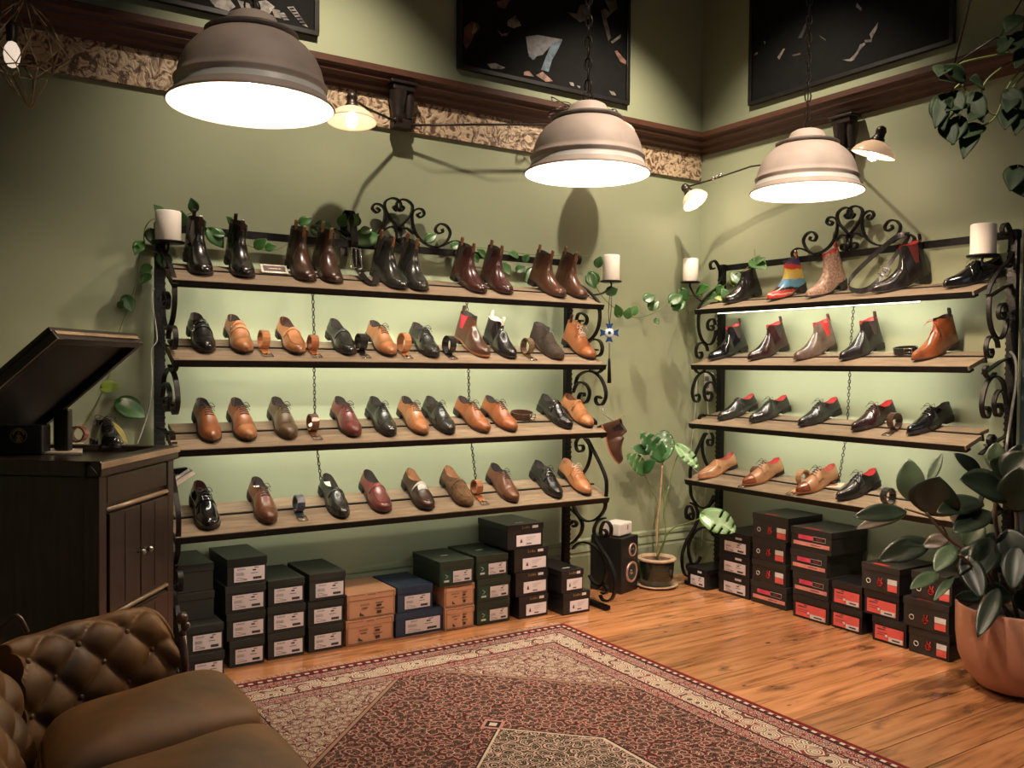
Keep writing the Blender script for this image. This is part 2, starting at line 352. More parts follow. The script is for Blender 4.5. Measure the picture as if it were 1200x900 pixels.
    HALF = [tr(370,220,[(560,305),(620,250),(668,190),(680,130),(645,92),(600,85),(570,110),(575,150),(600,165),(620,145),(603,130)]),
            tr(370,220,[(850,422),(790,405),(735,365),(698,310),(682,250),(680,180),(708,152),(748,155),(763,188),(735,210),(715,190),(736,178)]),
            tr(370,220,[(575,308),(600,292),(640,288),(690,325)]),
            tr(370,220,[(810,425),(860,421),(918,382),(946,320),(920,270),(872,256),(842,290),(858,322),(893,312),(888,290)]),
            tr(370,220,[(890,410),(950,382),(1000,380),(1035,412),(1022,452)]),
            tr(370,220,[(590,370),(605,395),(640,390),(640,360),(610,355)])]
    for sg in (1, -1):
        for s_ in HALF:
            q = [onY(a, b, -.05) - c0 for a, b in s_]
            pts = crv([(crest_c + sg*v.x, -.049, rz_+v.z+.005) for v in q], 5)
            P(MB().ribbon(pts, (0, 1, 0), .02, .009), 'crest_scroll', M_iron)
    P(MB().sphere((crest_c, -.055, rz_+.045), .022, 8), 'crest_knot', M_iron)
    for dx in (-.012, .012): P(MB().box((crest_c+dx-.005, -.055, rz_+.01), (crest_c+dx+.005, -.045, rz_+.12)), 'crest_stem', M_iron)
    # chains behind the shelves
    cx = [onY(368, 380, -.16).x, onY(549, 380, -.16).x] if key == 'L' else [-onX(990, 380, -.13).y]
    for c in cx:
        for i in range(3):
            p = rear_pt(R, c, i, R['lb']-.01, -.02); q = rear_pt(R, c+(.03 if i == 2 else 0)*(1 if key == 'L' else -1), i+1, R['lb']-.01, .002)
            P(chain_mb(MB(), p, q, .022, .0022), 'support_chain', M_iron, kind='stuff')
    # candle plates
    return root, P
CREST_L = onY(467, 290, -.05).x
rackL, PL = build_rack('L', 'long black wrought iron shoe rack with four sloping shelves on the back wall', CREST_L)
rackR, PR = build_rack('R', 'shorter black wrought iron shoe rack on the right wall behind the rubber plant', -onX(995, 290, -.05).y)

def candle(px, py, pw, ph, plane, val, label, arm_to, Pfun, key):
    b = onY(px, py, val) if plane == 'Y' else onX(px, py, val)
    dep = (b-CAMP).dot(_F); r = pw*.5*dep/FPX; h = ph*dep/FPX
    Mi = RACKS[key]['M'].inverted(); lb = Mi @ b
    mb = MB().lathe([(.001, -.004), (r*1.25, -.004), (r*1.3, .004), (r*1.2, .003), (.001, .0)], 20, lb)
    a = Vector(arm_to)
    mb.tube(crv([lb-Vector((0, 0, .004)), lb+Vector((0, .0, -.03)), (lb+a)/2+Vector((0, 0, -.03)), a], 4), .006, 6)
    Pfun(mb, 'candle_plate', M_iron)
    c = thing('candle', label, 'candle', b+Vector((0, 0, .0045)), group='cream pillar candles on the racks')
    prof = [(.001, 0), (r*.97, 0), (r, .004), (r, h*.97), (r*.93, h), (r*.8, h*.985), (r*.6, h*.93), (.001, h*.9)]
    MB().lathe(prof, 24).build('wax', M_candle, c)
    MB().tube([(0, 0, h*.88), (.002, 0, h*.97)], .0025).build('wick', M_wick, c)
    c['group'] = 'cream pillar candles on the racks'
candle(197, 284, 29, 35, 'Y', -.16, 'cream pillar candle at the left end of the long rack', (-3.345, -.085, 1.78), PL, 'L')
candle(716, 330, 20, 30, 'Y', -.20, 'cream pillar candle at the corner end of the long rack', (-1.115, -.3, 1.72), PL, 'L')
candle(809, 331, 18, 27, 'X', -.20, 'cream pillar candle at the corner end of the short rack', (.262, -.25, 1.73), PR, 'R')
candle(1152, 300, 28, 36, 'X', -.17, 'cream pillar candle above the patent shoe at the outer end of the short rack', (2.04, -.085, 1.80), PR, 'R')

# ------------------------------------------------------------------ shoes
ip = lambda x, T: float(np.interp(x, [a for a, _ in T], [b for _, b in T]))
WS = {'almond': [(0,.001),(.02,.019),(.06,.028),(.12,.032),(.2,.0325),(.3,.030),(.4,.032),(.5,.038),(.6,.044),(.68,.0465),(.76,.045),(.84,.040),(.9,.033),(.95,.025),(.985,.013),(1,.002)],
      'round':  [(0,.001),(.02,.019),(.06,.028),(.12,.033),(.2,.034),(.3,.032),(.4,.035),(.5,.040),(.6,.046),(.7,.049),(.78,.048),(.86,.044),(.92,.037),(.96,.028),(.985,.016),(1,.003)],
      'point':  [(0,.001),(.02,.018),(.06,.026),(.12,.030),(.2,.031),(.3,.028),(.4,.031),(.5,.038),(.6,.0435),(.66,.044),(.74,.040),(.82,.032),(.9,.023),(.95,.017),(.985,.011),(1,.004)]}
ZB = [(0,.030),(.25,.027),(.4,.015),(.52,.008),(.75,.008),(.9,.011),(1,.017)]
LOWT = [(0,.094),(.1,.090),(.2,.078),(.3,.080),(.39,.094),(.43,.1),(.48,.096),(.54,.087),(.6,.077),(.67,.067),(.74,.059),(.81,.054),(.87,.051),(.92,.048),(.96,.043),(.985,.036),(1,.024)]
LOAF = [(0,.092),(.1,.086),(.2,.074),(.3,.070),(.42,.076),(.47,.084),(.52,.083),(.6,.073),(.67,.064),(.74,.057),(.81,.052),(.87,.049),(.92,.046),(.96,.042),(.985,.035),(1,.024)]
def BOOT(h, slope=.0): return [(0,h),(.1,h-.004),(.2,h-.010),(.3,h-.006),(.38,h),(.405,h-.006),(.43,h*.83),(.46,h*.70),(.5,.110),(.55,.095),(.6,.083),(.67,.070),(.74,.061),(.81,.055),(.87,.052),(.92,.049),(.96,.044),(.985,.037),(1,.024)]
WC = [(0,.0012),(.02,.013),(.06,.020),(.12,.025),(.2,.029),(.3,.028),(.38,.022),(.45,.016),(.5,.006)]
WCB = [(0,.0012),(.02,.018),(.06,.028),(.12,.033),(.2,.036),(.3,.032),(.36,.022),(.40,.012),(.43,.004)]
M_lace_b = mat('black_lace', (.015, .013, .012), .7)
M_heel = mat('heel_block', (.018, .014, .012), .5)
M_gold = mat('dull_silver', (.62, .6, .55), .25, 1)
def leather(nm, col, rough=.3, coat=.35, col2=None, bump=.12, scale=12, var=.22, sheen=0):
    return mat(nm, col, rough, 0, var, scale, bump, coat, col2=col2, sheen=sheen)
BLK = leather('black_leather', (.016, .014, .014), .25); PAT = leather('patent_black_leather', (.010, .010, .012), .08, 1, bump=0)
TAN = leather('tan_leather', (.50, .21, .085), .34); COG = leather('cognac_leather', (.36, .125, .045), .32)
BRN = leather('brown_leather', (.155, .06, .03), .3); DBR = leather('dark_brown_leather', (.055, .024, .016), .3)
BUR = leather('burgundy_leather', (.19, .045, .04), .28); CHE = leather('chestnut_leather', (.20, .068, .03), .3)
GRY = leather('charcoal_leather', (.030, .031, .028), .24); OLV = leather('olive_brown_leather', (.13, .085, .045), .3)
SUE = leather('dark_suede', (.048, .034, .024), .95, 0, bump=.6, scale=60); SU2 = leather('brown_suede', (.15, .085, .04), .95, 0, bump=.6, scale=60)
ORG = leather('burnished_tan_leather', (.40, .12, .035), .2, .6, col2=(.12, .035, .015), scale=7)
TN2 = leather('pale_tan_leather', (.52, .27, .14), .32); BB = leather('oxblood_black_leather', (.035, .012, .012), .2, .6)
SNK = leather('snake_print_leather', (.42, .27, .20), .4, .3, col2=(.14, .09, .07), scale=90); GBR = leather('grey_brown_leather', (.13, .09, .07), .26, .5)
RED = mat('red_leather_lining', (.40, .025, .025), .5); LNG = mat('tan_lining', (.30, .15, .07), .6); DLN = mat('dark_lining', (.03, .022, .018), .7)
PNK = mat('red_elastic', (.62, .035, .06), .6); WHT = mat('cream_tab', (.7, .62, .52), .6); SLB = mat('black_sole', (.02, .016, .014), .5); SLT = mat('tan_welt', (.32, .13, .06), .45); SLBR = mat('brown_sole', (.06, .028, .018), .4)
SLV = leather('silvery_leather', (.5, .47, .42), .3, .5)
def rainbow():
    m = bpy.data.materials.new('painted_rainbow_leather'); m.use_nodes = True; t = m.node_tree; b = t.nodes['Principled BSDF']; L = t.links
    tc = nd(t, 'ShaderNodeTexCoord'); sp = nd(t, 'ShaderNodeSeparateXYZ'); L.new(tc.outputs['Object'], sp.inputs[0])
    nz = nd(t, 'ShaderNodeTexNoise'); nz.inputs['Scale'].default_value = 14; L.new(tc.outputs['Object'], nz.inputs['Vector'])
    a = nd(t, 'ShaderNodeMath', operation='MULTIPLY_ADD'); L.new(sp.outputs['Y'], a.inputs[0]); a.inputs[1].default_value = .25; L.new(sp.outputs['Z'], a.inputs[2])
    c = nd(t, 'ShaderNodeMath', operation='MULTIPLY_ADD'); L.new(nz.outputs[0], c.inputs[0]); c.inputs[1].default_value = .06; L.new(a.outputs[0], c.inputs[2])
    mr = nd(t, 'ShaderNodeMapRange'); mr.inputs[1].default_value = -.01; mr.inputs[2].default_value = .21; L.new(c.outputs[0], mr.inputs[0])
    cr = nd(t, 'ShaderNodeValToRGB'); L.new(mr.outputs[0], cr.inputs[0]); r = cr.color_ramp; r.interpolation = 'CONSTANT'
    cs = [(0,(.5,.04,.03)),(.09,(.45,.4,.34)),(.14,(.45,.04,.03)),(.22,(.02,.02,.02)),(.29,(.10,.24,.38)),(.50,(.45,.34,.09)),(.66,(.5,.36,.06)),(.74,(.48,.05,.03)),(.86,(.07,.05,.16))]
    r.elements[0].color = (*cs[0][1], 1); r.elements[1].position = cs[1][0]; r.elements[1].color = (*cs[1][1], 1)
    for q, k in cs[2:]: e = r.elements.new(q); e.color = (*k, 1)
    L.new(cr.outputs[0], b.inputs['Base Color']); b.inputs['Roughness'].default_value = .3; return m
RNB = rainbow()

def shoe(name, label, cat, mtx, kind='oxford', toe='almond', up=BLK, lin=None, sole=SLB, lace=M_lace_b, L=.285, group=None, cap=False, capm=None, gus=None, tabs=None, tabm=None, h=.17, insole=False, wid=1.0, hh=0, buckles=1, saddle=None):
    root = thing(name, label, cat, mtx=mtx, group=group); lin = lin or DLN
    boot = kind in ('chelsea', 'chukka', 'laceboot'); ws_t = WS[toe]
    top = BOOT(h) if boot else (LOAF if kind == 'loafer' else LOWT); wc_t = WCB if boot else WC
    so = .41 if boot else (.475 if kind == 'loafer' else .41)
    lace_on = kind in ('oxford', 'derby', 'chukka', 'laceboot')
    def zb(s): return ip(s, ZB) + (hh*max(0, 1-s/.5) if hh else 0)
    def zt(s): return ip(s, top) + (hh*max(0, 1-s/.6) if hh else 0)
    def outer(s, f, sd, off=0):
        w_ = ip(s, ws_t)*wid; z0, z1 = zb(s), zt(s)
        fo = 0 if s < so-.0 else min(1, (s-so)/.05)
        a = f*PI/2
        xo = w_ + (ip(s, wc_t)*wid-w_)*f**1.35 + w_*.07*math.sin(PI*min(1, f*1.6)) if f*1.6 < 1 else w_ + (ip(s, wc_t)*wid-w_)*f**1.35
        zo = z0+(z1-z0)*f
        ex = .78 if s > .7 else .9
        xc = max(w_*math.cos(a)**ex, 0)+ (w_*.05*math.sin(2*a)); zc = z0+(z1-z0)*math.sin(a)**.95
        x = xo*(1-fo)+xc*fo; z = zo*(1-fo)+zc*fo
        yy = -s*L
        if s < .16: yy += -(.16-s)/.16*(.010*min(1, max(0, (z-.045)/.05)))
        if boot and s < .45 and z > .1: yy += -(z-.1)*.10 + 0
        cx = .005*math.sin(PI*s)
        return Vector((sd*(x+off)+cx, yy - (off if s > .98 else 0), z+off*f))
    S = [0,.012,.035,.07,.11,.16,.21,.26,.31,.35,.385,so-.004,so+.008,so+.026,so+.05,.5,.53,.57,.61,.65,.69,.73,.77,.81,.85,.89,.92,.945,.965,.98,.992,1]
    S = sorted(set(round(s, 4) for s in S)); J = 7
    rows = []; inn = []
    for s in S:
        l = [outer(s, j/J, -1) for j in range(J+1)]; r = [outer(s, j/J, 1) for j in range(J, -1, -1)]
        rows.append(l); inn.append(r)
    up_mb = MB(); up_mb.grid(rows); up_mb.grid(inn)
    # the throat and the top of the vamp close the two halves
    up_mb.grid([rows[0], list(reversed(inn[0]))]); up_mb.grid([rows[-1], list(reversed(inn[-1]))])
    C = [(a[-1], b[0]) for a, b in zip(rows, inn)]
    clo = [k for k, s in enumerate(S) if s >= so]
    up_mb.grid([[C[k][0], (C[k][0]+C[k][1])/2+Vector((0, 0, .12*(C[k][0]-C[k][1]).length)), C[k][1]] for k in clo])
    up_mb.build('upper', up, root, sub=1)
    # lining
    opn = [k for k, s in enumerate(S) if s <= so+.009]
    lr = []
    for k in opn:
        s = S[k]; a, b = C[k]; d = (b-a); m = (a+b)/2; zi = zb(s)+.012 if not boot else zt(s)-.055
        if k == opn[-1]: zi = zt(s)-.004
        elif k == opn[-2]: zi = zt(s)-(.03)
        q = d.length*.5
        lr.append([a, a+Vector((.002 if q > .004 else 0, 0, -.006)), a*.85+b*.15+Vector((0, 0, (zi-a.z)*.8)), Vector((m.x, m.y, zi)), b*.85+a*.15+Vector((0, 0, (zi-b.z)*.8)), b+Vector((-.002 if q > .004 else 0, 0, -.006)), b])
    MB().grid(lr).build('lining', lin, root)
    if insole:
        k = opn[3]; p = C[k][0]
        MB().quad((-.018, -.03, zb(.1)+.028), (.018, -.03, zb(.1)+.028), (.012, -.075, zb(.2)+.018), (-.012, -.075, zb(.2)+.018)).build('insole_label', WHT, root)
    # sole: plate following the last
    rows = []
    for s in S:
        w_ = ip(s, ws_t)*wid*1.03+.0025; z = zb(s); y_ = -s*L + (.003 if s < .01 else 0) - (.003 if s > .99 else 0); cx = .005*math.sin(PI*s)
        rows.append([Vector((cx-w_, y_, z+.0012)), Vector((cx+w_, y_, z+.0012)), Vector((cx+w_, y_, z-.0065)), Vector((cx-w_, y_, z-.0065))])
    MB().grid(rows, True, False, True).build('sole', sole, root)
    rows = []
    for s in (0, .012, .035, .08, .14, .2, .26):
        w_ = ip(s, ws_t)*wid*1.02+.002; z = zb(s)-.0065; y_ = -s*L+(.003 if s < .01 else 0); k = 1-.06*(hh > 0)
        rows.append([Vector((-w_, y_, z)), Vector((w_, y_, z)), Vector((w_*k, y_*(.9 if hh else 1), 0)), Vector((-w_*k, y_*(.9 if hh else 1), 0))])
    MB().grid(rows, True, False, True).build('heel', M_heel, root)
    def band(s0, s1, f0, sides=(-1, 1), off=.002, n=4, f1=1, skew=0):
        mb = MB()
        rows = []
        for q in range(n+1):
            s = s0+(s1-s0)*q/n; row = []
            fs = [f0+(f1-f0)*k/6 for k in range(7)]
            if -1 in sides: row += [outer(s+skew*(1-f), f, -1, off) for f in fs]
            if 1 in sides: row += [outer(s+skew*(1-f), f, 1, off) for f in reversed(fs)]
            rows.append(row)
        mb.grid(rows); return mb
    if cap: band(.775, .998, 0.06, off=.0012, n=9).build('toe_cap', capm or up, root, solid=.0012)
    if lace_on:
        s0, s1 = (.425, .585) if not boot else ((.415, .56) if kind == 'laceboot' else (.42, .49))
        n = 5 if kind == 'oxford' else (3 if kind == 'chukka' else (7 if kind == 'laceboot' else 4))
        if kind != 'oxford':
            for sd in (-1, 1): band(s0-.0, s1+.0, .30 if not boot else .5, (sd,), .0015, 5, .86).build('facing', up, root, solid=.0015)
        mb = MB()
        for q in range(n):
            s = s0+.008+(s1-s0-.012)*q/max(1, n-1)
            a = outer(s, .80, -1, .003); b = outer(s+.006, .80, 1, .003); m = outer(s, 1, 1, .004); m.x = .003
            mb.tube(crv([a, m, b], 3), .0019, 5)
        if kind != 'chukka' or True:
            m = outer(s0, 1, 1, .005); m.x = 0
            for sd in (-1, 1):
                mb.tube(crv([m, m+Vector((sd*.022, .004, .010)), m+Vector((sd*.034, -.012, -.004)), m+Vector((sd*.012, -.010, .003)), m], 4), .0013, 4)
                mb.tube(crv([m, m+Vector((sd*.016, -.018, .004)), m+Vector((sd*.03, -.034, -.014))], 3), .0012, 4)
        mb.build('laces', lace, root)
    if kind == 'monk':
        for b_ in range(buckles):
            sa = .44 + .085*b_
            band(sa, sa+.055, .22, off=.003, n=3).build('strap', up, root, solid=.0016)
            c = outer(sa+.028, .45, -1, .006)
            mb = MB(); n1 = Vector((-.8, 0, .6)).normalized(); ax = Vector((0, 1, 0)); u2 = n1.cross(ax)
            pts = [c+ax*a*.010+u2*b*.007 for a, b in ((-1,-1),(1,-1),(1,1),(-1,1))]; mb.tube(pts, .0013, 5, True); mb.tube([c-u2*.007, c+u2*.007], .001)
            mb.build('buckle', M_gold, root)
    if kind == 'loafer':
        band(.50, .56, .28, off=.0025, n=3).build('strap', saddle or up, root, solid=.0018)
        mb = MB(); path = [outer(s, f, -1, .001) for s, f in ((.5,.62),(.58,.62),(.68,.64),(.78,.66),(.86,.70),(.915,.84),(.925,1))]
        path += [Vector((-p.x+.01*math.sin(PI*.7), p.y, p.z)) for p in reversed(path[:-1])]
        mb.tube(crv(path, 3), .0014, 5); mb.build('apron_seam', up, root)
        if saddle: band(.53, .66, .72, off=.0018, n=4).build('saddle', saddle, root)
    if kind == 'chelsea' and gus is not None:
        for sd in (-1, 1):
            mb = MB(); rows = []
            for q in range(6):
                f = .45+.54*q/5; wd = .03+.055*((f-.45)/.54)
                rows.append([outer(.235-wd+2*wd*k/4, f, sd, .0012) for k in range(5)])
            mb.grid(rows).build('elastic_gusset', gus, root)
    if tabs:
        for s in ((.02, .40) if tabs == 2 else (.02,)):
            m = (outer(s, 1, -1)+outer(s, 1, 1))/2; dy = .003 if s < .1 else -.003
            pts = [m+Vector((0, dy, -.025)), m+Vector((0, dy*2.2, .010)), m+Vector((0, dy*1.4, .027)), m+Vector((0, -dy*.6, .026)), m+Vector((0, -dy*.8, .004)), m+Vector((0, -dy*.8, -.015))]
            MB().ribbon(crv(pts, 3), (1, 0, 0), .014, .0018).build('pull_tab', tabm or up, root)
    return root

def on_shelf(key, i, px, py, yaw=0, L=.285, extra_t=0):
    R = RACKS[key]; M = R['M']; t = R['t']; al = R['sa']
    P0 = M @ plane_pt(R, 0, i, 0); N = (M.to_3x3() @ Vector((0, -math.sin(t), math.cos(t))))
    lp = M.inverted() @ onP(px, py, P0, N); d0 = max(.008, min(.05, lp.y-(R['ay']-KS[i]))); z = 0
    lp = M.inverted() @ onP(px-(1 if key == 'R' else 0), py, M @ Vector((0, R['ay']-KS[i]+d0, 0)), M.to_3x3() @ Vector((0, 1, 0)))
    for k in range(41):                         # lowest position at which sole and heel just touch the boards
        s_ = k/40; b = ip(s_, ZB)-.0065 if s_ > .27 else 0; Lc = L*math.cos(yaw); d = d0+(1-s_)*Lc*math.cos(al)-b*math.sin(al)
        z = max(z, surf(R, d)-(1-s_)*Lc*math.sin(al)-b*math.cos(al))
    toe = Vector((lp.x, R['ay']-KS[i]+d0, R['zs'][i]+z+.0012))
    return M @ Matrix.Translation(toe) @ Matrix.Rotation(al, 4, 'X') @ Matrix.Rotation(yaw, 4, 'Z') @ Matrix.Translation((0, L, 0))
def S_(key, row, px, py, label, kind, **k):
    nm = {'oxford': 'oxford_shoe', 'derby': 'derby_shoe', 'loafer': 'loafer', 'monk': 'monk_strap_shoe', 'chelsea': 'chelsea_boot', 'chukka': 'chukka_boot', 'laceboot': 'lace_up_boot'}[kind]
    yaw = k.pop('yaw', 0 if key == 'L' else -.24)
    if key == 'R': k.setdefault('L', (.265, .28, .28, .275)[row])
    L = k.get('L', .285)
    cat = 'boot' if kind in ('chelsea', 'chukka', 'laceboot') else 'shoe'
    rk = 'long rack' if key == 'L' else 'short rack'
    rn = ['top', 'second', 'third', 'lowest'][row]
    return shoe(nm, label, cat, on_shelf(key, row, px, py, yaw, L), kind, group='%ss on the %s shelf of the %s' % (cat, rn, rk), **k)
PLM = leather('plum_leather', (.060, .020, .018), .25); MBR = leather('mid_brown_leather', (.10, .042, .024), .28)
B1 = dict(kind='chelsea', tabs=2, tabm=LNG, h=.198, toe='round')
def boots1(px, py, lab, up, **k): d = dict(B1); d.update(k); S_('L', 0, px, py, lab, d.pop('kind'), up=up, **d)
boots1(239, 325, 'black pull-tab ankle boot nearest the left candle on the top shelf', BLK, gus=DLN, tabm=DBR)
boots1(289, 328, 'black pull-tab ankle boot left of the small framed card', BLK, gus=DLN, tabm=DBR)
boots1(362, 332, 'dark chestnut pull-tab boot just right of the small framed card', DBR, gus=DLN)
boots1(394, 334, 'dark chestnut pull-tab boot beside the hanging black belt', DBR, gus=DLN)
boots1(473, 342, 'glossy black chelsea boot in front of the scrolled crest, left of its pair', GRY, gus=DLN, yaw=.15)
boots1(496, 344, 'glossy black chelsea boot in front of the scrolled crest, right of its pair', GRY, gus=DLN)
boots1(566, 346, 'dark plum brown chelsea boot right of the crest, left of its pair', PLM, gus=DLN, yaw=.1)
boots1(596, 347, 'dark plum brown chelsea boot right of the crest, right of its pair', PLM, gus=DLN)
boots1(660, 351, 'mid brown chelsea boot at the corner end of the top shelf, left of its pair', MBR, gus=DBR, yaw=.15)
boots1(684, 352, 'mid brown chelsea boot at the corner end of the top shelf, right of its pair', MBR, gus=DBR)

S_('L', 1, 243, 416, 'black double monk shoe at the left end of the second shelf', 'monk', up=BLK, buckles=2, cap=True)
S_('L', 1, 288, 417, 'tan double monk shoe with silver buckles and capped toe', 'monk', up=TAN, buckles=2, cap=True, lin=DLN)
S_('L', 1, 351, 418, 'tan penny loafer between two coiled tan belts', 'loafer', up=TAN, lin=DBR)
S_('L', 1, 411, 418.5, 'glossy charcoal penny loafer on the second shelf', 'loafer', up=GRY)
S_('L', 1, 459, 420, 'light tan oxford with dark laces on the second shelf', 'oxford', up=TAN, cap=True)
S_('L', 1, 510, 421.5, 'charcoal derby with plain toe on the second shelf', 'derby', up=GRY, cap=True)
S_('L', 1, 571, 421, 'brown chelsea boot with bright red elastic and tan sole', 'chelsea', up=MBR, gus=PNK, sole=SLT, tabs=1, h=.165, yaw=.12, tabm=DBR)
S_('L', 1, 602, 422.5, 'black chelsea boot with cream pull tabs', 'chelsea', up=BLK, gus=DLN, tabs=2, tabm=WHT, h=.150, lin=WHT, yaw=.05)
S_('L', 1, 657, 423.5, 'dark brown suede chukka boot', 'chukka', up=SUE, h=.125, toe='round', sole=SLBR, yaw=.05)
S_('L', 1, 694, 423, 'tan lace-up ankle boot with pale laces at the right end', 'laceboot', up=COG, h=.145, lace=WHT, toe='round', lin=TAN, cap=True, tabs=1, tabm=DBR)

S_('L', 2, 250, 521, 'cognac oxford with four dark laces, first on the third shelf', 'oxford', up=COG, toe='almond')
S_('L', 2, 292, 519.5, 'tan brogue with loose lace ends, second on the third shelf', 'oxford', up=COG, cap=True, capm=TAN)
S_('L', 2, 341, 517, 'olive brown wingtip brogue beside a coiled belt', 'oxford', up=OLV, cap=True, sole=SLBR)
S_('L', 2, 417, 514.5, 'burgundy oxford with capped toe on the third shelf', 'oxford', up=BUR, cap=True, sole=SLBR)
S_('L', 2, 459, 513.5, 'charcoal oxford between burgundy and tan oxfords', 'oxford', up=GRY, cap=True)
S_('L', 2, 497, 512, 'tan cap-toe oxford between two charcoal oxfords', 'oxford', up=TAN, cap=True, sole=SLBR)
S_('L', 2, 529, 511, 'charcoal oxford just left of the middle chain', 'oxford', up=GRY, cap=True, yaw=.05)
S_('L', 2, 571, 509.5, 'light brown cap-toe oxford just right of the middle chain', 'oxford', up=COG, cap=True, sole=SLBR, yaw=.12)
S_('L', 2, 603, 508, 'light brown oxford beside the dark belt with silver buckle', 'oxford', up=COG, cap=True, sole=SLBR, yaw=.12)
S_('L', 2, 668, 504.5, 'black single monk shoe near the right end of the third shelf', 'monk', up=BLK, cap=True, yaw=.08)
S_('L', 2, 692, 503, 'tan monk shoe at the right end of the third shelf', 'monk', up=TAN, cap=True, lin=BRN)

S_('L', 3, 247, 623.5, 'black patent lace-up shoe at the left end of the lowest shelf', 'derby', up=PAT, lin=DBR, toe='round')
S_('L', 3, 317, 616.5, 'reddish brown wingtip oxford with white insole label', 'oxford', up=CHE, cap=True, capm=BRN, insole=True, sole=SLBR)
S_('L', 3, 403, 609.5, 'dark green-black loafer with white insole label', 'loafer', up=GRY, insole=True)
S_('L', 3, 452, 603, 'burgundy penny loafer on the lowest shelf', 'loafer', up=BUR, sole=SLBR, toe='round')
S_('L', 3, 503, 600, 'dark brown loafer with silvery creased vamp', 'loafer', up=DBR, lin=LNG, saddle=SLV, toe='round')
S_('L', 3, 549, 595.5, 'brown suede penny loafer with tan lining', 'loafer', up=SU2, lin=LNG, sole=SLBR, toe='round')
S_('L', 3, 604, 591, 'brown cap-toe oxford right of the coiled brown belt', 'oxford', up=BRN, cap=True, sole=SLBR)
S_('L', 3, 656, 586, 'black derby with loose laces on the lowest shelf', 'derby', up=BLK)
S_('L', 3, 690, 582.5, 'light tan derby at the right end of the lowest shelf', 'derby', up=TAN, lin=TN2, lace=WHT, sole=SLB)

S_('R', 0, 850, 352, 'black lace-up ankle boot behind pothos leaves on the short rack', 'laceboot', up=BLK, h=.165, tabs=1, lin=DBR)
S_('R', 0, 901, 347.5, 'pointed heeled boot painted in yellow, red and blue stripes', 'chelsea', up=RNB, h=.19, toe='point', hh=.02, tabs=1, tabm=ORG)
S_('R', 0, 947, 344.5, 'pointed snake-print heeled boot with red lining', 'chelsea', up=SNK, h=.205, toe='point', hh=.02, lin=RED, tabs=1, tabm=RED)
S_('R', 0, 1024, 337, 'black pointed chelsea boot with dark red elastic', 'chelsea', up=BLK, h=.205, toe='point', hh=.01, yaw=-.55, L=.30, lin=RED, gus=mat('oxblood_elastic', (.10, .012, .012), .6), tabs=1, tabm=BLK)
S_('R', 0, 1107, 331.5, 'black patent lace-up shoe beneath the outer candle', 'derby', up=PAT, toe='point', yaw=-.6, L=.29)
S_('R', 1, 832, 421.5, 'glossy black pointed boot at the corner end of the short rack', 'chelsea', up=PAT, h=.172, toe='point', gus=DLN, tabs=1, tabm=DBR, lin=RED)
S_('R', 1, 878.5, 422, 'black and oxblood pointed boot with red lining', 'chelsea', up=BB, h=.172, toe='point', gus=DLN, lin=RED, tabs=1, tabm=DBR)
S_('R', 1, 932.5, 423, 'grey brown pointed chelsea boot with wide red elastic', 'chelsea', up=GBR, h=.172, toe='point', gus=RED, lin=RED, tabs=1, tabm=BUR, sole=SLBR)
S_('R', 1, 986, 423, 'black pointed chelsea boot with red lining left of the flat belt coil', 'chelsea', up=BLK, h=.172, toe='point', gus=DLN, lin=RED, tabs=1, tabm=DBR)
S_('R', 1, 1071, 425.5, 'burnished tan pointed chukka boot with red laces', 'chukka', up=ORG, h=.172, toe='point', lin=DBR, lace=RED, tabs=1, tabm=BLK, sole=SLBR)
S_('R', 2, 843, 492, 'black pointed monk shoe with red lining', 'monk', up=GRY, toe='point', lin=RED)
S_('R', 2, 880, 495.5, 'black pointed oxford with red lining, second on its shelf', 'oxford', up=GRY, toe='point', lin=RED)
S_('R', 2, 937.5, 501, 'black pointed derby with red lining beside the chain', 'derby', up=GRY, toe='point', lin=RED)
S_('R', 2, 1000, 507.5, 'oxblood and black pointed derby left of the coiled belt', 'derby', up=BB, toe='point', lin=RED)
S_('R', 2, 1065, 512, 'black patent pointed derby right of the coiled belt', 'derby', up=PAT, toe='point')
S_('R', 3, 820, 565.5, 'tan pointed loafer with pale strap at the corner end of the lowest shelf', 'loafer', up=TN2, toe='point', lin=mat('brick_lining', (.35, .06, .04), .6), saddle=TN2, sole=SLT)
S_('R', 3, 872.5, 575.5, 'tan pointed derby with burnished toe between two unrolled belts', 'derby', up=TN2, toe='point', lin=RED, cap=True, capm=ORG, sole=SLT)
S_('R', 3, 935, 586.5, 'tan pointed derby with dark toe right of the tan belt coil', 'derby', up=TN2, toe='point', lin=mat('brick_lining', (.35, .06, .04), .6), cap=True, capm=ORG, sole=SLT)
S_('R', 3, 982, 592, 'black pointed derby with upright lace loops beside the black belt coil', 'derby', up=BLK, toe='point', lin=RED)

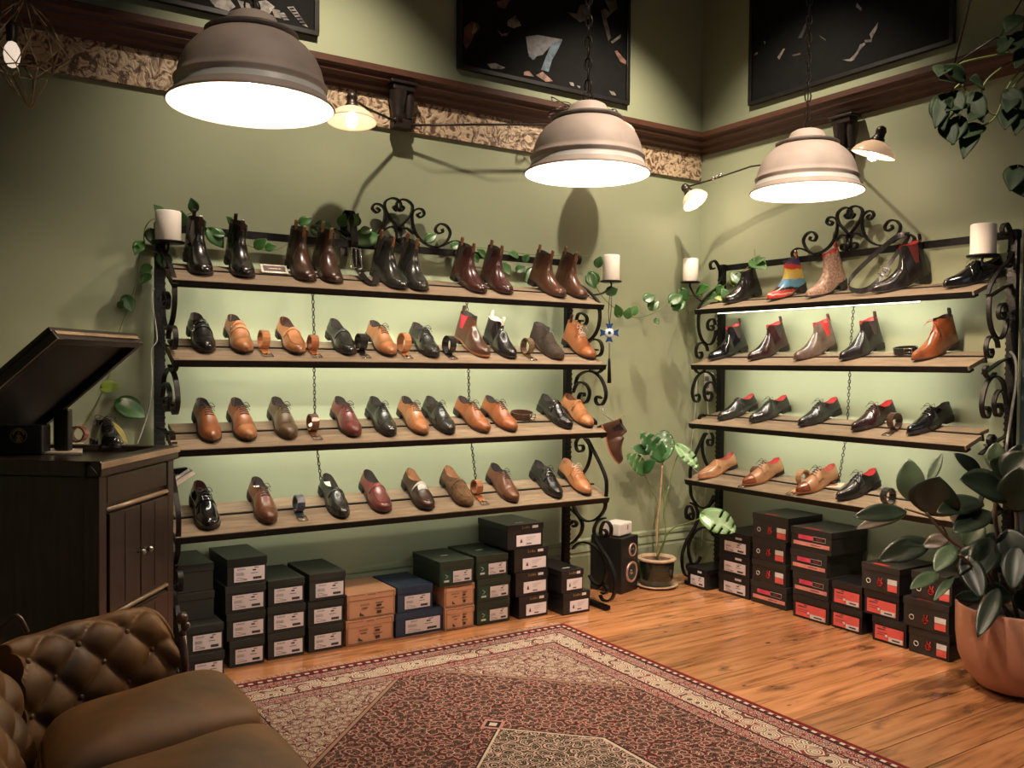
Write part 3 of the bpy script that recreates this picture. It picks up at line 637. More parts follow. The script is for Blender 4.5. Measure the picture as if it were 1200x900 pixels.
# ------------------------------------------------------------------ belts
def belt(key, row, px, py, label, m, inner=LNG, r=.042, wd=.034, tail=.085, yaw=0, kind='coil', turns=1.6, u=None):
    R = RACKS[key]; M = R['M']; t = R['t']
    P0 = M @ plane_pt(R, 0, row, 0); N = (M.to_3x3() @ Vector((0, -math.sin(t), math.cos(t))))
    p = onP(px, py, P0, N); lp = M.inverted() @ p; uu = max(.036, min(.07, (lp - plane_pt(R, lp.x, row, 0)).length))
    T = M @ Matrix.Translation(plane_pt(R, lp.x, row, uu, .002) if kind == 'coil' else rear_pt(R, lp.x, row, .05, .001)) @ Matrix.Rotation(t if kind == 'coil' else R['tr'], 4, 'X') @ Matrix.Rotation(yaw, 4, 'Z')
    root = thing('belt', label, 'belt', mtx=T, group='coiled leather belts on the racks')
    if kind == 'coil':      # buckle at the front (origin), strap runs back and coils upright
        pts = [(0, -.004, .003), (0, tail*.5, .004), (0, tail, .003)]
        n = int(14*turns)
        for k in range(1, n+1):
            a = -PI/2 + 2*PI*turns*k/n; rr = r*(1-.10*k/n*turns)
            pts.append((0, tail + rr*math.cos(a), .003+r + rr*math.sin(a)))
        MB().ribbon(pts, (1, 0, 0), wd, .0035).build('strap', m, root)
        q = [(0, p_[1]+(tail-p_[1])*.045, p_[2]+(.003+r-p_[2])*.06) for p_ in pts[3:17]]
        MB().ribbon(q, (1, 0, 0), wd*.96, .001).build('strap_lining', inner, root)
        MB().box((-wd*.58, tail*.55, -.0005), (wd*.58, tail*.55+.012, .0085)).build('keeper_loop', m, root, bevel=.001)
        mb = MB(); w2 = wd*.62; mb.tube([(-w2, -.034, .003), (w2, -.034, .003), (w2, .004, .003), (-w2, .004, .003)], .0026, 6, True); mb.tube([(0, .002, .005), (0, -.034, .006)], .0018)
        mb.build('buckle', M_gold, root)
    else:                   # coil lying flat on its edge
        pts = []; n = 30
        for k in range(n+1):
            a = 2*PI*1.9*k/n; rr = r*(1-.12*k/n)
            pts.append((rr*1.25*math.cos(a), rr*.8*math.sin(a), wd/2+.001))
        MB().ribbon(pts, (0, 0, 1), wd, .004).build('strap', m, root)
        mb = MB(); mb.tube([(r*.4, -r*.86, .004), (r*1.15, -r*.7, .004), (r*1.15, -r*.7, wd), (r*.4, -r*.86, wd)], .0026, 6, True); mb.tube([(r*.5, -r*.9, wd/2), (r*1.2, -r*.75, wd/2)], .0018)
        mb.build('buckle', M_gold, root)
belt('L', 1, 309, 411, 'coiled pale tan belt right of the tan double monk shoe', TAN, tail=.06)
belt('L', 1, 365, 411, 'coiled brown belt right of the tan penny loafer', COG, tail=.05, r=.036)
belt('L', 1, 421, 411.5, 'coiled black belt with tan inside right of the charcoal loafer', BLK, tail=.055, inner=TAN)
belt('L', 1, 468, 410.5, 'large coiled orange tan belt right of the light tan oxford', TAN, tail=.045, r=.048, inner=TN2)
belt('L', 1, 517, 409, 'coiled all-black belt right of the charcoal derby', BLK, tail=.04, inner=BLK, r=.046)
belt('L', 1, 612, 413, 'coiled taupe belt with orange inside right of the black chelsea boot', OLV, tail=.05, r=.044, inner=TAN)
belt('L', 2, 366, 507, 'coiled brown belt on the third shelf beneath the chain', BRN, tail=.055, r=.040, inner=TAN)
belt('L', 2, 610, 489, 'dark brown belt lying coiled flat with square silver buckle', DBR, kind='flat', r=.055, u=.13)
belt('L', 3, 352, 605, 'coiled navy belt on the lowest shelf', mat('navy_leather', (.03, .045, .075), .3, coat=.4), tail=.05, r=.038, inner=TAN)
belt('L', 3, 565, 588, 'coiled brown belt right of the brown suede loafer', COG, tail=.075, r=.038)
belt('R', 1, 1073, 408, 'black belt coiled flat left of the burnished tan boot', BLK, kind='flat', r=.05, u=.13)
belt('R', 2, 1050, 504, 'coiled dark brown belt with tan inside on the short rack', DBR, tail=.055, r=.042, inner=TAN)
belt('R', 3, 866, 573, 'tan belt half uncoiled between the loafer and the first tan derby', BRN, tail=.11, r=.034, inner=COG)
belt('R', 3, 919, 584, 'tan belt coil with long tail and buckle in front of the chain', TN2, tail=.10, r=.044, inner=COG)
belt('R', 3, 1035, 597, 'black belt coil with orange inside beside the rubber plant leaves', BLK, tail=.03, r=.042, inner=TAN)

# belt hung over the top rail of the long rack, and over the crest of the short rack
def strap_px(root, pts, wd, m, th=.004):
    c = root.matrix_world.inverted()
    return MB().ribbon(crv([c @ Vector(p) for p in pts], 5), (1, 0, 0), wd, th).build('strap', m, root)
o = onY(410, 252, -.06); bt = thing('belt', 'black belt with silver buckle hanging over the top rail of the long rack', 'belt', o)
bpy.context.view_layer.update()
strap_px(bt, [onY(403, 300, -.035), onY(403, 262, -.035), onY(407, 248, -.055), onY(413, 252, -.075), onY(416, 290, -.085), onY(419, 312, -.15), onY(424, 322, -.22), onY(433, 331, -.30), onY(438, 334, -.32)], .036, BLK)
strap_px(bt, [onY(438, 334, -.32), onY(441, 325, -.30), onY(440, 318, -.27), onY(424, 318, -.24)], .034, BLK)
mb = MB(); q = [bt.matrix_world.inverted() @ onY(a, b, -.16) for a, b in ((411, 313), (425, 315), (422, 292), (412, 290))]; mb.tube(q, .0045, 6, True); mb.tube([q[0].lerp(q[1], .5), q[2].lerp(q[3], .5)], .003)
mb.build('buckle', M_gold, bt)
o = onX(1058, 272, -.06); bt = thing('belt', 'black belt looped over the crest of the short rack beside the black boot', 'belt', o)
bpy.context.view_layer.update(); Wi = bt.matrix_world.inverted()
pp = [onX(1066, 275, -.045), onX(1052, 277, -.07), onX(1030, 294, -.10), onX(1008, 314, -.16), onX(996, 328, -.20), onX(996, 338, -.23), onX(1010, 341, -.24), onX(1024, 334, -.22), onX(1038, 316, -.17), onX(1050, 298, -.12), onX(1062, 283, -.07), onX(1066, 275, -.045)]
MB().ribbon(crv([Wi @ p for p in pp], 5), (0.2, .35, 1), .03, .004).build('strap', BLK, bt)
q = [Wi @ onX(a, b, -.20) for a, b in ((1032, 312), (1044, 316), (1040, 324), (1028, 320))]; MB().tube(q, .003, 6, True).build('buckle', M_gold, bt)

# small framed card on the top shelf, leaflet on the short rack
T = RACKS['L']['M'] @ Matrix.Translation(rear_pt(RACKS['L'], onY(317, 303, -.16).x, 0, .01, .002)) @ Matrix.Rotation(math.radians(50), 4, 'X')
t_ = thing('display_card', 'small silver-edged display card between boots on the top shelf', 'card', mtx=T)
MB().box((-.062, 0, 0), (.062, .052, .006)).build('frame', M_gold, t_, bevel=.001); MB().box((-.05, .011, .0062), (.05, .043, .0075)).build('card', mat('maroon_card', (.05, .012, .012), .4), t_)
MB().box((-.03, .0235, .0076), (.03, .0275, .0082)).build('card_print', M_gold, t_)
T = RACKS['R']['M'] @ Matrix.Translation(rear_pt(RACKS['R'], -onX(980, 581, -.12).y, 3, .048, .001)) @ Matrix.Rotation(RACKS['R']['tr'], 4, 'X') @ Matrix.Rotation(.3, 4, 'Z')
t_ = thing('leaflet', 'pale leaflet lying behind the black pointed derby', 'leaflet', mtx=T)
MB().box((-.06, -.04, 0), (.06, .04, .0015)).build('paper', WHT, t_); MB().box((-.035, -.02, .0016), (.03, .015, .0022)).build('print', TAN, t_)

# ------------------------------------------------------------------ shoe boxes
CB = dict(
 black=mat('black_box_card', (.018, .021, .018), .5, scale=4, var=.05), green=mat('dark_green_box_card', (.020, .032, .022), .45, scale=4),
 peach=mat('peach_box_card', (.62, .33, .20), .6, scale=3, var=.04), navy=mat('navy_box_card', (.018, .035, .075), .5, scale=4),
 grey=mat('charcoal_box_card', (.022, .020, .019), .45, scale=4), ink=mat('black_glossy_box_card', (.014, .013, .015), .35, scale=4))
M_lab = mat('lilac_sticker', (.74, .66, .70), .6, var=.03); M_ink = mat('print_ink', (.045, .04, .045), .7); M_inkg = mat('grey_print_ink', (.22, .19, .21), .7)
M_red = mat('red_sticker', (.68, .10, .09), .5, var=.05); M_pink = mat('pink_strip', (.66, .25, .22), .55); M_whp = mat('white_print', (.66, .63, .62), .6); M_ppk = mat('magenta_print', (.60, .06, .12), .5)
M_redp = mat('red_print', (.50, .03, .02), .5); M_dgl = mat('green_logo_patch', (.012, .06, .035), .5); M_goldp = mat('gold_print', (.42, .27, .10), .4)
_bm = {}
def bmesh_get(key, fn, m):
    if key not in _bm:
        o = fn().build('tmp', m); _bm[key] = o.data; bpy.data.objects.remove(o)
    return _bm[key]
def pr(mb, x0, z0, x1, z1, y=-.0012): mb.box((x0, y, z0), (x1, y+.0006, z1)); return mb
def txt(root, s, size, x, z, m, y=-.0016):
    o = link('printed_text', text_mesh(s, size, m), root); o.location = (x, y, z); o.rotation_euler = (PI/2, 0, 0); return o
def shoe_box(key, x, yfront, z, style, label, group, w=.172, h=.118, d=.30, rz=0, side=None):
    M = RACKS[key]['M']
    root = thing('shoe_box', label, 'shoe box', mtx=M @ Matrix.Translation((x, yfront, z)) @ Matrix.Rotation(rz, 4, 'Z'), group=group)
    card = {'barker': 'black', 'tan': 'peach', 'tanb': 'peach', 'navy': 'navy', 'green': 'green', 'loake': 'ink', 'ring': 'grey', 'strip': 'grey', 'red': 'ink', 'plain': 'black', 'white': 'ink'}[style]
    m = CB[card]; lh = .034
    link('box_body', bmesh_get((w, h, d, card, 0), lambda: MB().box((-w/2+.003, .003, 0), (w/2-.003, d-.003, h-lh+.001)), m), root)
    link('lid', bmesh_get((w, h, d, card, 1), lambda: MB().box((-w/2, 0, h-lh), (w/2, d, h-.001)), m), root, bevel=.002)
    def part(nm, k, fn, mm): link(nm, bmesh_get((nm, k, w), fn, mm), root)
    if style in ('barker', 'navy', 'white', 'loake', 'green'):
        x0, x1, z0, z1 = {'barker': (-w*.33, w*.43, .014, .077), 'navy': (-w*.30, w*.42, .014, .078), 'white': (-w*.3, w*.38, .016, .074), 'loake': (-w*.26, w*.42, .014, .072), 'green': (-w*.12, w*.42, .016, .072)}[style]
        part('sticker', style, lambda: pr(MB(), x0, z0, x1, z1), M_lab)
        def f():
            mb = MB(); ww = x1-x0; hh = z1-z0; y = -.0017
            pr(mb, x0+ww*.62, z0+hh*.10, x0+ww*.90, z0+hh*.27, y)
            pr(mb, x0+ww*.55, z0+hh*.52, x0+ww*.78, z0+hh*.56, y); pr(mb, x0+ww*.60, z0+hh*.70, x0+ww*.72, z0+hh*.80, y)
            pr(mb, x0+ww*.66, z0+hh*.88, x0+ww*.80, z0+hh*.93, y)
            for k in range(4): pr(mb, x0+ww*.06, z0+hh*(.6-.05*k), x0+ww*(.3+.03*(k % 2)), z0+hh*(.615-.05*k), y)
            mb.tube([(x0+ww*a, y, z0+hh*b) for a, b in ((.08,.12),(.10,.30),(.18,.30),(.30,.20),(.42,.16),(.42,.11))], .0008, 4, True)
            return mb
        if style in ('barker', 'navy', 'white', 'green'): part('label_print', style, f, M_ink)
        if style in ('barker', 'navy'): txt(root, 'BARKER', .010, x0+(x1-x0)*.24, z0+(z1-z0)*.86, M_ink, -.0018)
        if style == 'loake':
            def g():
                mb = MB(); ww = x1-x0; hh = z1-z0
                pr(mb, x0+ww*.40, z0+hh*.12, x0+ww*.62, z0+hh*.21, -.0017)
                mb.add([(x0+ww*.14, -.0018, z0+hh*.3), (x0+ww*.24, -.0018, z0+hh*.3), (x0+ww*.22, -.0018, z0+hh*.55), (x0+ww*.19, -.0018, z0+hh*.68), (x0+ww*.155, -.0018, z0+hh*.5)], [(0, 1, 2, 3, 4)])
                for k in range(3): pr(mb, x0+ww*.4, z0+hh*(.75-.13*k), x0+ww*(.8-.1*k), z0+hh*(.765-.13*k), -.0017)
                return mb
            part('label_print', style, g, M_ink)
            txt(root, 'Loake', .020, .0, h-lh*.5, M_goldp, -.0008); part('logo_block', style, lambda: pr(MB(), w*.18, h-lh*.72, w*.34, h-lh*.32, -.0008), M_whp)
            part('lid_print', 'loakelid', lambda: MB().box((-.03, .05, h-.0012), (.02, .062, h-.0004)), M_whp)
        if style == 'green':
            part('logo_patch', style, lambda: pr(MB(), -w*.44, .016, -w*.17, .074), M_dgl); part('logo_print', style, lambda: pr(MB(), -w*.38, .022, -w*.24, .031, -.0017).tube([(-w*.34, -.0017, .04), (-w*.27, -.0017, .05), (-w*.35, -.0017, .06)], .0015), M_whp)
            part('lid_print', 'greenlid', lambda: MB().box((-.02, .13, h-.0012), (.02, .143, h-.0004)), M_whp)
        if style == 'white': part('lid_tag', style, lambda: pr(MB(), w*.05, h-.026, w*.25, h-.014), M_whp)
    if style in ('tan', 'tanb'):
        def f():
            mb = MB(); a = -w/2+.008; b = w/2-.008; y = -.0007; th = .0022
            pr(mb, a, .006, b, .006+th, y); pr(mb, a, .006, a+th, h-lh, y); pr(mb, b-th, .006, b, h-lh, y)
            pr(mb, a, h-.010, -w*.14, h-.008, y); pr(mb, w*.12, h-.010, b, h-.008, y); pr(mb, a, h-lh+.002, a+th, h-.008, y); pr(mb, b-th, h-lh+.002, b, h-.008, y)
            mb.add([(-w*.24, -.0009, .034), (-w*.25, -.0009, .018), (-w*.16, -.0009, .014), (-w*.16, -.0009, .019), (-w*.21, -.0009, .026)], [(0, 1, 2, 3, 4)])
            pr(mb, w*.11, .018, w*.20, .031, y); pr(mb, w*.06, .040, w*.26, .043, y); pr(mb, w*.10, .052, w*.20, .060, y); pr(mb, w*.08, .068, w*.24, .071, y); pr(mb, -w*.2, .050, -w*.08, .053, y)
            return mb
        part('box_print', style, f, M_ink); txt(root, 'BARKER', .013, -w*.14, .066, M_ink, -.0009); txt(root, 'BARKER', .011, 0, h-.012, M_ink, -.0009)
    if style == 'ring':
        part('eyelet_ring', style, lambda: MB().tube([(-w*.30+.011*math.cos(a), -.0015, .045+.011*math.sin(a)) for a in [2*PI*k/12 for k in range(12)]], .0022, 5, True), M_whp)
        def f():
            mb = MB(); c = (0.0, .046)
            mb.tube([(c[0]+.013*math.cos(a), -.0012, c[1]-.004+.013*math.sin(a)) for a in [2*PI*k/10 for k in range(10)]], .0022, 4, True)
            mb.tube([(c[0]-.010, -.0012, c[1]-.010), (c[0]-.006, -.0012, c[1]+.022), (c[0]+.004, -.0012, c[1]-.002)], .0024, 4); mb.tube([(c[0]+.002, -.0012, c[1]-.014), (c[0]+.010, -.0012, c[1]+.024)], .0024, 4); mb.tube([(c[0]-.014, -.0012, c[1]-.004), (c[0]+.016, -.0012, c[1]-.001)], .002, 4)
            return mb
        part('emblem', style, f, M_redp)
        part('white_sticker', style, lambda: pr(MB(), w*.20, .046, w*.44, .072), M_whp); part('sticker', style, lambda: pr(MB(), w*.20, .014, w*.44, .044), M_red)
        part('lid_print', 'ringlid', lambda: MB().box((-.05, .012, h-.0012), (.03, .04, h-.0004)), M_redp)
    if style == 'strip':
        part('logo_patch', style, lambda: pr(MB(), -w*.30, .060, w*.06, .083), M_ppk); part('logo_frame', style, lambda: MB().tube([(w*.07, -.001, .060), (w*.36, -.001, .060), (w*.36, -.001, .083), (w*.07, -.001, .083)], .0010, 4, True), M_whp)
        txt(root, 'JEFFERY', .014, -w*.12, .0715, M_redp, -.0016); txt(root, 'WEST', .015, w*.215, .0715, M_redp, -.0016)
        part('strip_sticker', style, lambda: pr(MB(), -w*.42, .028, w*.46, .048), M_pink); part('strip_print', style, lambda: pr(MB(), 0, .036, w*.26, .040, -.0017), M_ink)
        part('lid_print', 'striplid', lambda: MB().box((-.05, .012, h-.0012), (.05, .03, h-.0004)), M_redp)
    if style == 'red':
        part('sticker', style, lambda: pr(MB(), -w*.40, .012, w*.42, .078), M_red)
        part('label_print', style, lambda: pr(pr(pr(pr(MB(), -w*.34, .060, -w*.1, .065, -.0017), -w*.18, .070, -w*.08, .075, -.0017), -w*.34, .045, -w*.05, .047, -.0017), -w*.34, .035, -w*.1, .037, -.0017), M_ink)
        part('white_sticker', style, lambda: MB().box((.0, -.0022, .012), (w*.40, -.0016, .034)), M_whp); part('flower_print', style, lambda: MB().lathe([(.001, 0), (.008, .0005), (.004, .001)], 8, (0, 0, 0), Matrix.Translation((-.012, -.002, .033)) @ Matrix.Rotation(PI/2, 4, 'X')), M_whp)
        part('sticker_print', style, lambda: MB().box((w*.10, -.0026, .019), (w*.32, -.0021, .026)), M_ink)
    return root
ORD = ['topmost', 'second down', 'third down', 'fourth down']
def stack(key, where, boxes, group, z0=.0):
    # boxes bottom -> top: (style, px left, px right, depth row yfront, dict)
    z = z0+.0005; n = len(boxes)
    for k, (style, pl, prr, yf, kw) in enumerate(boxes):
        kw = dict(kw); h = kw.get('h', .118)
        f = (lambda px: onY(px, 700, yf).x) if key == 'L' else (lambda px: -onX(px, 700, yf).y)
        a, b = f(pl), f(prr); col = kw.pop('c', {'barker': 'black', 'tan': 'peach', 'tanb': 'peach', 'navy': 'navy blue', 'green': 'dark green', 'loake': 'black', 'ring': 'charcoal', 'strip': 'charcoal', 'red': 'black', 'plain': 'black', 'white': 'black'}[style])
        det = {'barker': 'white sticker', 'tan': 'black line print', 'tanb': 'black line print', 'navy': 'pale sticker', 'green': 'green logo and pale sticker', 'loake': 'pale sticker', 'ring': 'ring and red emblem', 'strip': 'pink strip', 'red': 'red sticker', 'plain': 'no sticker showing', 'white': 'white sticker'}[style]
        pos = ORD[n-1-k] if k < n-1 or n == 1 else 'topmost'
        if k == 0 and n > 1: pos = 'bottom'
        lab = '%s shoe box with %s, %s' % (col, det, (pos+' '+where) if n > 1 else where)
        shoe_box(key, (a+b)/2, yf, z, style, lab, group, w=round(b-a-.003, 3), **kw)
        z += h+.0012
GL = 'shoe boxes under the long rack'; GR = 'shoe boxes under the short rack'
B = 'barker'
stack('L', 'of stack half behind sofa arm', [(B, 221, 264, -.425, {}), (B, 218, 263, -.425, {}), ('plain', 207, 252, -.34, {}), ('plain', 206, 251, -.34, {})], GL)
stack('L', 'of leftmost four-high stack', [(B, 268.5, 311, -.322, {}), (B, 265, 312, -.322, {}), (B, 263.5, 312, -.322, {}), (B, 265.5, 313.5, -.322, {})], GL)
stack('L', 'of three-high stack beside the four-high', [(B, 313.5, 358, -.305, {}), (B, 313, 359, -.305, {}), (B, 313.5, 357.5, -.305, {})], GL)
stack('L', 'of stack left of peach boxes', [(B, 361.5, 403, -.305, {}), (B, 360.5, 403.5, -.305, {}), (B, 362, 405.5, -.312, {'h': .125})], GL)
stack('L', 'of wide pair left of navy', [('tan', 405.5, 462, -.306, {}), ('tan', 406.5, 464, -.306, {'h': .124})], GL)
stack('L', 'of pair between peach boxes', [('navy', 463.5, 520.5, -.308, {}), ('navy', 465.5, 507.5, -.308, {'h': .125})], GL)
stack('L', 'of stack right of navy', [('tanb', 521.5, 556.5, -.330, {'h': .112}), ('tanb', 520.5, 556.5, -.330, {'h': .112}), ('green', 515, 555.5, -.345, {'h': .125})], GL)
stack('L', 'of all-green stack', [('green', 559, 598, -.338, {}), ('green', 559, 598.5, -.338, {}), ('green', 557.5, 595.5, -.338, {})], GL)
stack('L', 'of tallest stack under long rack', [('loake', 608, 643, -.352, {}), ('loake', 604, 642.5, -.352, {'h': .124}), ('loake', 602, 642.5, -.352, {'h': .124}), ('loake', 594, 636.5, -.352, {'h': .128})], GL)
stack('L', 'of pair beside rack foot', [('loake', 660, 692, -.416, {}), ('loake', 657.5, 684, -.416, {'h': .12})], GL)
stack('R', 'alone by the corner scroll', [('white', 804.5, 828, -.34, {'h': .12})], GR)
stack('R', 'of stack under monstera leaf', [('white', 841, 878, -.285, {}), ('white', 841, 878, -.285, {}), ('white', 841, 878, -.285, {'h': .128})], GR)
stack('R', 'of stack with ring emblems', [('strip', 879, 922, -.288, {'h': .125}), ('ring', 880, 920.5, -.288, {'h': .122}), ('ring', 880, 920, -.288, {'h': .122}), ('ring', 880, 922.5, -.288, {'h': .135})], GR)
stack('R', 'of stack with pink strips', [('red', 928.5, 972, -.322, {'h': .12}), ('strip', 928, 971, -.318, {}), ('strip', 925, 968.5, -.318, {}), ('strip', 925, 973.5, -.318, {'h': .12})], GR)
stack('R', 'of red-labelled pair', [('red', 973.5, 1011, -.315, {'h': .12}), ('red', 974, 1010.5, -.315, {'h': .12})], GR)
stack('R', 'of stack left of terracotta pot stack', [('red', 1022, 1063.5, -.325, {'h': .12}), ('red', 1012, 1054, -.325, {'h': .12}), ('ring', 1008.5, 1054, -.335, {'h': .13})], GR)
stack('R', 'of stack behind terracotta pot', [('ring', 1065, 1114, -.335, {'h': .12}), ('ring', 1058, 1113, -.342, {'h': .135}), ('ring', 1067, 1116, -.33, {'h': .125})], GR)
# ------------------------------------------------------------------ pendant lamps
M_dome = mat('taupe_pendant_metal', (.62, .51, .45), .6, scale=5, var=.14, bump=.1); M_white = mat('white_enamel', (.85, .85, .82), .4, var=.02)
M_colr = mat('grey_brown_collar', (.22, .18, .155), .5)
M_dark = mat('dark_bronze', (.05, .04, .035), .4, .7)
M_bulb = mat('lit_bulb', (1, .9, .75), .3, emit=(1, .86, .66), estr=14)
def pendant(c, label, pw=1):
    t = thing('pendant_lamp', label, 'pendant lamp', c, group='taupe dome pendants')
    pr_o = [(.230, 0), (.2325, .004), (.228, .010), (.216, .020), (.208, .034), (.206, .052), (.211, .058), (.2115, .063), (.203, .068), (.201, .082), (.193, .112), (.179, .142), (.157, .168), (.132, .188), (.112, .199)]
    MB().lathe(pr_o, 48).build('shade', M_dome, t)
    pr_i = [(.2285, .0005), (.213, .022), (.208, .04), (.201, .068), (.192, .096), (.178, .127), (.156, .157), (.130, .180), (.02, .196)]
    MB().lathe(pr_i, 48).build('inner_shade', M_white, t)
    MB().lathe([(.110, .196), (.128, .199), (.130, .206), (.120, .212), (.09, .215)], 40).build('collar', M_colr, t)
    MB().lathe([(.094, .211), (.084, .22), (.074, .236), (.066, .252), (.05, .261), (.02, .265), (.001, .266)], 36).build('cap', M_dome, t)
    mb = MB().tube([(.022*math.cos(a), 0, .284+.022*math.sin(a)) for a in [2*PI*k/14 for k in range(14)]], .0028, 5, True); mb.build('hanging_ring', M_dark, t)
    ch = MB(); chain_mb(ch, (0, 0, .306), (0, 0, H-c[2]-.03), .05, .0032, .5); ch.tube([(.004, .004, .26), (.008, .0, 1.0), (-.006, .003, H-c[2]-.03)], .0025, 5); ch.build('chain', M_dark, t)
    MB().lathe([(.001, H-c[2]), (.06, H-c[2]-.001), (.055, H-c[2]-.025), (.001, H-c[2]-.035)], 24).build('ceiling_rose', M_dark, t)
    MB().sphere((0, 0, .095), .03, 12).build('bulb', M_bulb, t); MB().lathe([(.016, .12), (.018, .19)], 14).build('socket', M_dark, t)
    light('pendant_light', 'POINT', Vector(c)+Vector((0, 0, .045)), PEND_W*pw, WARM, .05)
pendant((-3.420, -1.655, 2.048), 'taupe dome pendant lamp nearest the camera, at the left', .16)
pendant((-2.156, -1.575, 2.030), 'taupe dome pendant lamp in the middle above the rug')
pendant((-1.098, -1.712, 2.062), 'taupe dome pendant lamp at the right in front of the corner')

# ceiling spotlights that wash the walls below the rail and the floor
def ceiling_spot(loc, target, half, pw, label):
    loc = Vector(loc); d = (Vector(target)-loc).normalized(); t = thing('ceiling_spotlight', label, 'spotlight', (loc.x, loc.y, H-.001), group='ceiling spotlights')
    q = d.to_track_quat('-Z', 'Y').to_matrix().to_4x4(); c = loc-Vector((loc.x, loc.y, H-.001))
    MB().lathe([(.001, .09), (.04, .085), (.045, .06), (.045, -.03), (.041, -.03), (.040, .05), (.001, .055)], 20, M=Matrix.Translation(c) @ q).build('can', M_dark, t)
    MB().lathe([(.001, .0), (.05, .0), (.05, -.02), (.012, -.025), (.01, c.z+.04)], 16).build('stem', M_dark, t)
    MB().lathe([(.001, .045), (.036, .045)], 16, M=Matrix.Translation(c) @ q).build('bulb', M_bulb, t)
    l = light('spotlight_beam', 'SPOT', loc, SPOT_W*pw, SPC, .03, None, d); l.data.spot_size = math.radians(2*half); l.data.spot_blend = .85
ceiling_spot((-2.66, -.95, 3.78), (-2.62, -.42, 2.66), 41, 1.1, 'ceiling spotlight aimed at the left part of the back wall')
ceiling_spot((-.85, -.95, 3.78), (-.85, -.42, 2.68), 42, 1.3, 'ceiling spotlight aimed at the back wall near the corner')
ceiling_spot((-.95, -.85, 3.78), (-.42, -.85, 2.68), 42, .82, 'ceiling spotlight aimed at the right wall')
ceiling_spot((-2.2, -2.75, 3.78), (-1.1, -1.3, .6), 31, 1.75, 'ceiling spotlight aimed at the floorboards between rug and boxes')
ceiling_spot((-2.9, -3.2, 3.78), (-3.42, -1.65, 2.1), 20, .34, 'added fill spotlight brightening the pendant above the sofa')  # extra spotlight, added only to lift the dark dome of the left pendant

# ------------------------------------------------------------------ swing-arm wall lamps under the rail
M_shade = mat('cream_glass_shade', (.80, .58, .40), .25, var=.03, emit=(1, .62, .36), estr=.30)
def dish(root, c, aim, r, Wi, on=True, pw=1):
    aim = Vector(aim).normalized(); Q = aim.to_track_quat('-Z', 'Y').to_matrix().to_4x4(); T = Matrix.Translation(Wi @ Vector(c)) @ Q
    MB().lathe([(r, 0), (r*.98, .006), (r*.86, .028), (r*.62, .050), (r*.36, .064), (r*.2, .070)], 32, M=T).build('glass_shade', M_shade, root, solid=.003)
    MB().lathe([(.030, .068), (.030, .082), (.024, .086), (.024, .11), (.027, .115), (.020, .135), (.008, .142)], 16, M=T).build('lamp_holder', M_dark, root)
    MB().lathe([(.001, -.028), (.018, -.022), (.026, -.004), (.024, .016), (.014, .05)], 16, M=T).build('bulb', M_bulb, root)
    light('wall_lamp_light', 'POINT', Vector(c)+aim*.05, SCONCE_W*pw, SCW, .028)
    return Wi @ (Vector(c)-aim*.12)
def bracket(root, M):
    MB().box((-.075, -.11, .03), (.075, -.02, .045), M).box((-.06, -.10, -.0), (.06, -.03, .03), M).build('wall_plate', M_dark, root, bevel=.004)
    MB().lathe([(.05, 0), (.045, -.03), (.030, -.12), (.034, -.16), (.001, -.165)], 16, (-.018, -.06, 0), M).lathe([(.03, 0), (.028, -.05), (.018, -.13)], 12, (.045, -.06, 0), M).build('stem', M_dark, root)
    MB().box((-.05, -.09, -.19), (.05, -.03, -.14), M).build('pivot_block', M_dark, root, bevel=.006)
o = onY(470, 108, -.06)
s1 = thing('swing_arm_lamp', 'twin swing-arm wall lamp under the rail of the back wall', 'wall lamp', o); Wi = Matrix.Translation(-o)
bracket(s1, Matrix.Translation((0, .06, 0)))
e = dish(s1, onY(412, 143, -.30), (-.05, -.1, -1), .115, Wi, pw=.13)
MB().tube([(-.03, -.02, -.16), (Wi @ onY(432, 128, -.2)), e+Vector((.03, 0, -.02))], .006).build('arm', M_dark, s1)
c2 = onY(722, 157, -.28)
e = dish(s1, c2, (.1, -.1, -1), .105, Wi)
MB().tube([(.04, -.02, -.165), Wi @ onY(560, 146, -.16), Wi @ onY(690, 146, -.17), e], .006).build('arm', M_dark, s1)
mb = MB(); kk = Wi @ onY(684, 146, -.17)
for q in range(4): mb.sphere(kk+Vector((q*.022, 0, .0)), .012, 6)
mb.build('joint', M_dark, s1)
mb = MB(); p0 = Wi @ onY(655, 128, -.17)
mb.tube(crv([p0+Vector((.07*math.sin(a*1.3), .03*math.cos(a*2.1), .05*math.cos(a)+.02*math.sin(a*.7))) for a in [k*.9 for k in range(16)]], 4), .0028, 5)
mb.build('loose_cable', M_dark, s1)
o = onX(990, 146, -.06)
s2 = thing('swing_arm_lamp', 'twin swing-arm wall lamp under the rail of the right wall', 'wall lamp', o); Wi = Matrix.Translation(-o)
bracket(s2, Matrix.Rotation(-PI/2, 4, 'Z') @ Matrix.Translation((0, .06, 0)))
e = dish(s2, onX(1023, 182, -.34), (-.12, .30, -1), .104, Wi, pw=1.1)
MB().tube([(-.02, -.03, -.16), e+Vector((.0, .06, -.03)), e], .006).build('arm', M_dark, s2)
e = dish(s2, onX(815, 236, -.30), (.15, -.62, -.8), .083, Wi, pw=1.2)
MB().tube([(-.02, .03, -.165), Wi @ onX(880, 195, -.16), Wi @ onX(836, 210, -.19), e], .005).build('arm', M_dark, s2)
mb = MB(); kk = Wi @ onX(836, 209, -.19)
for q in range(3): mb.sphere(kk+Vector((0, -q*.03, q*.006)), .012, 6)
mb.build('joint', M_gold, s2)

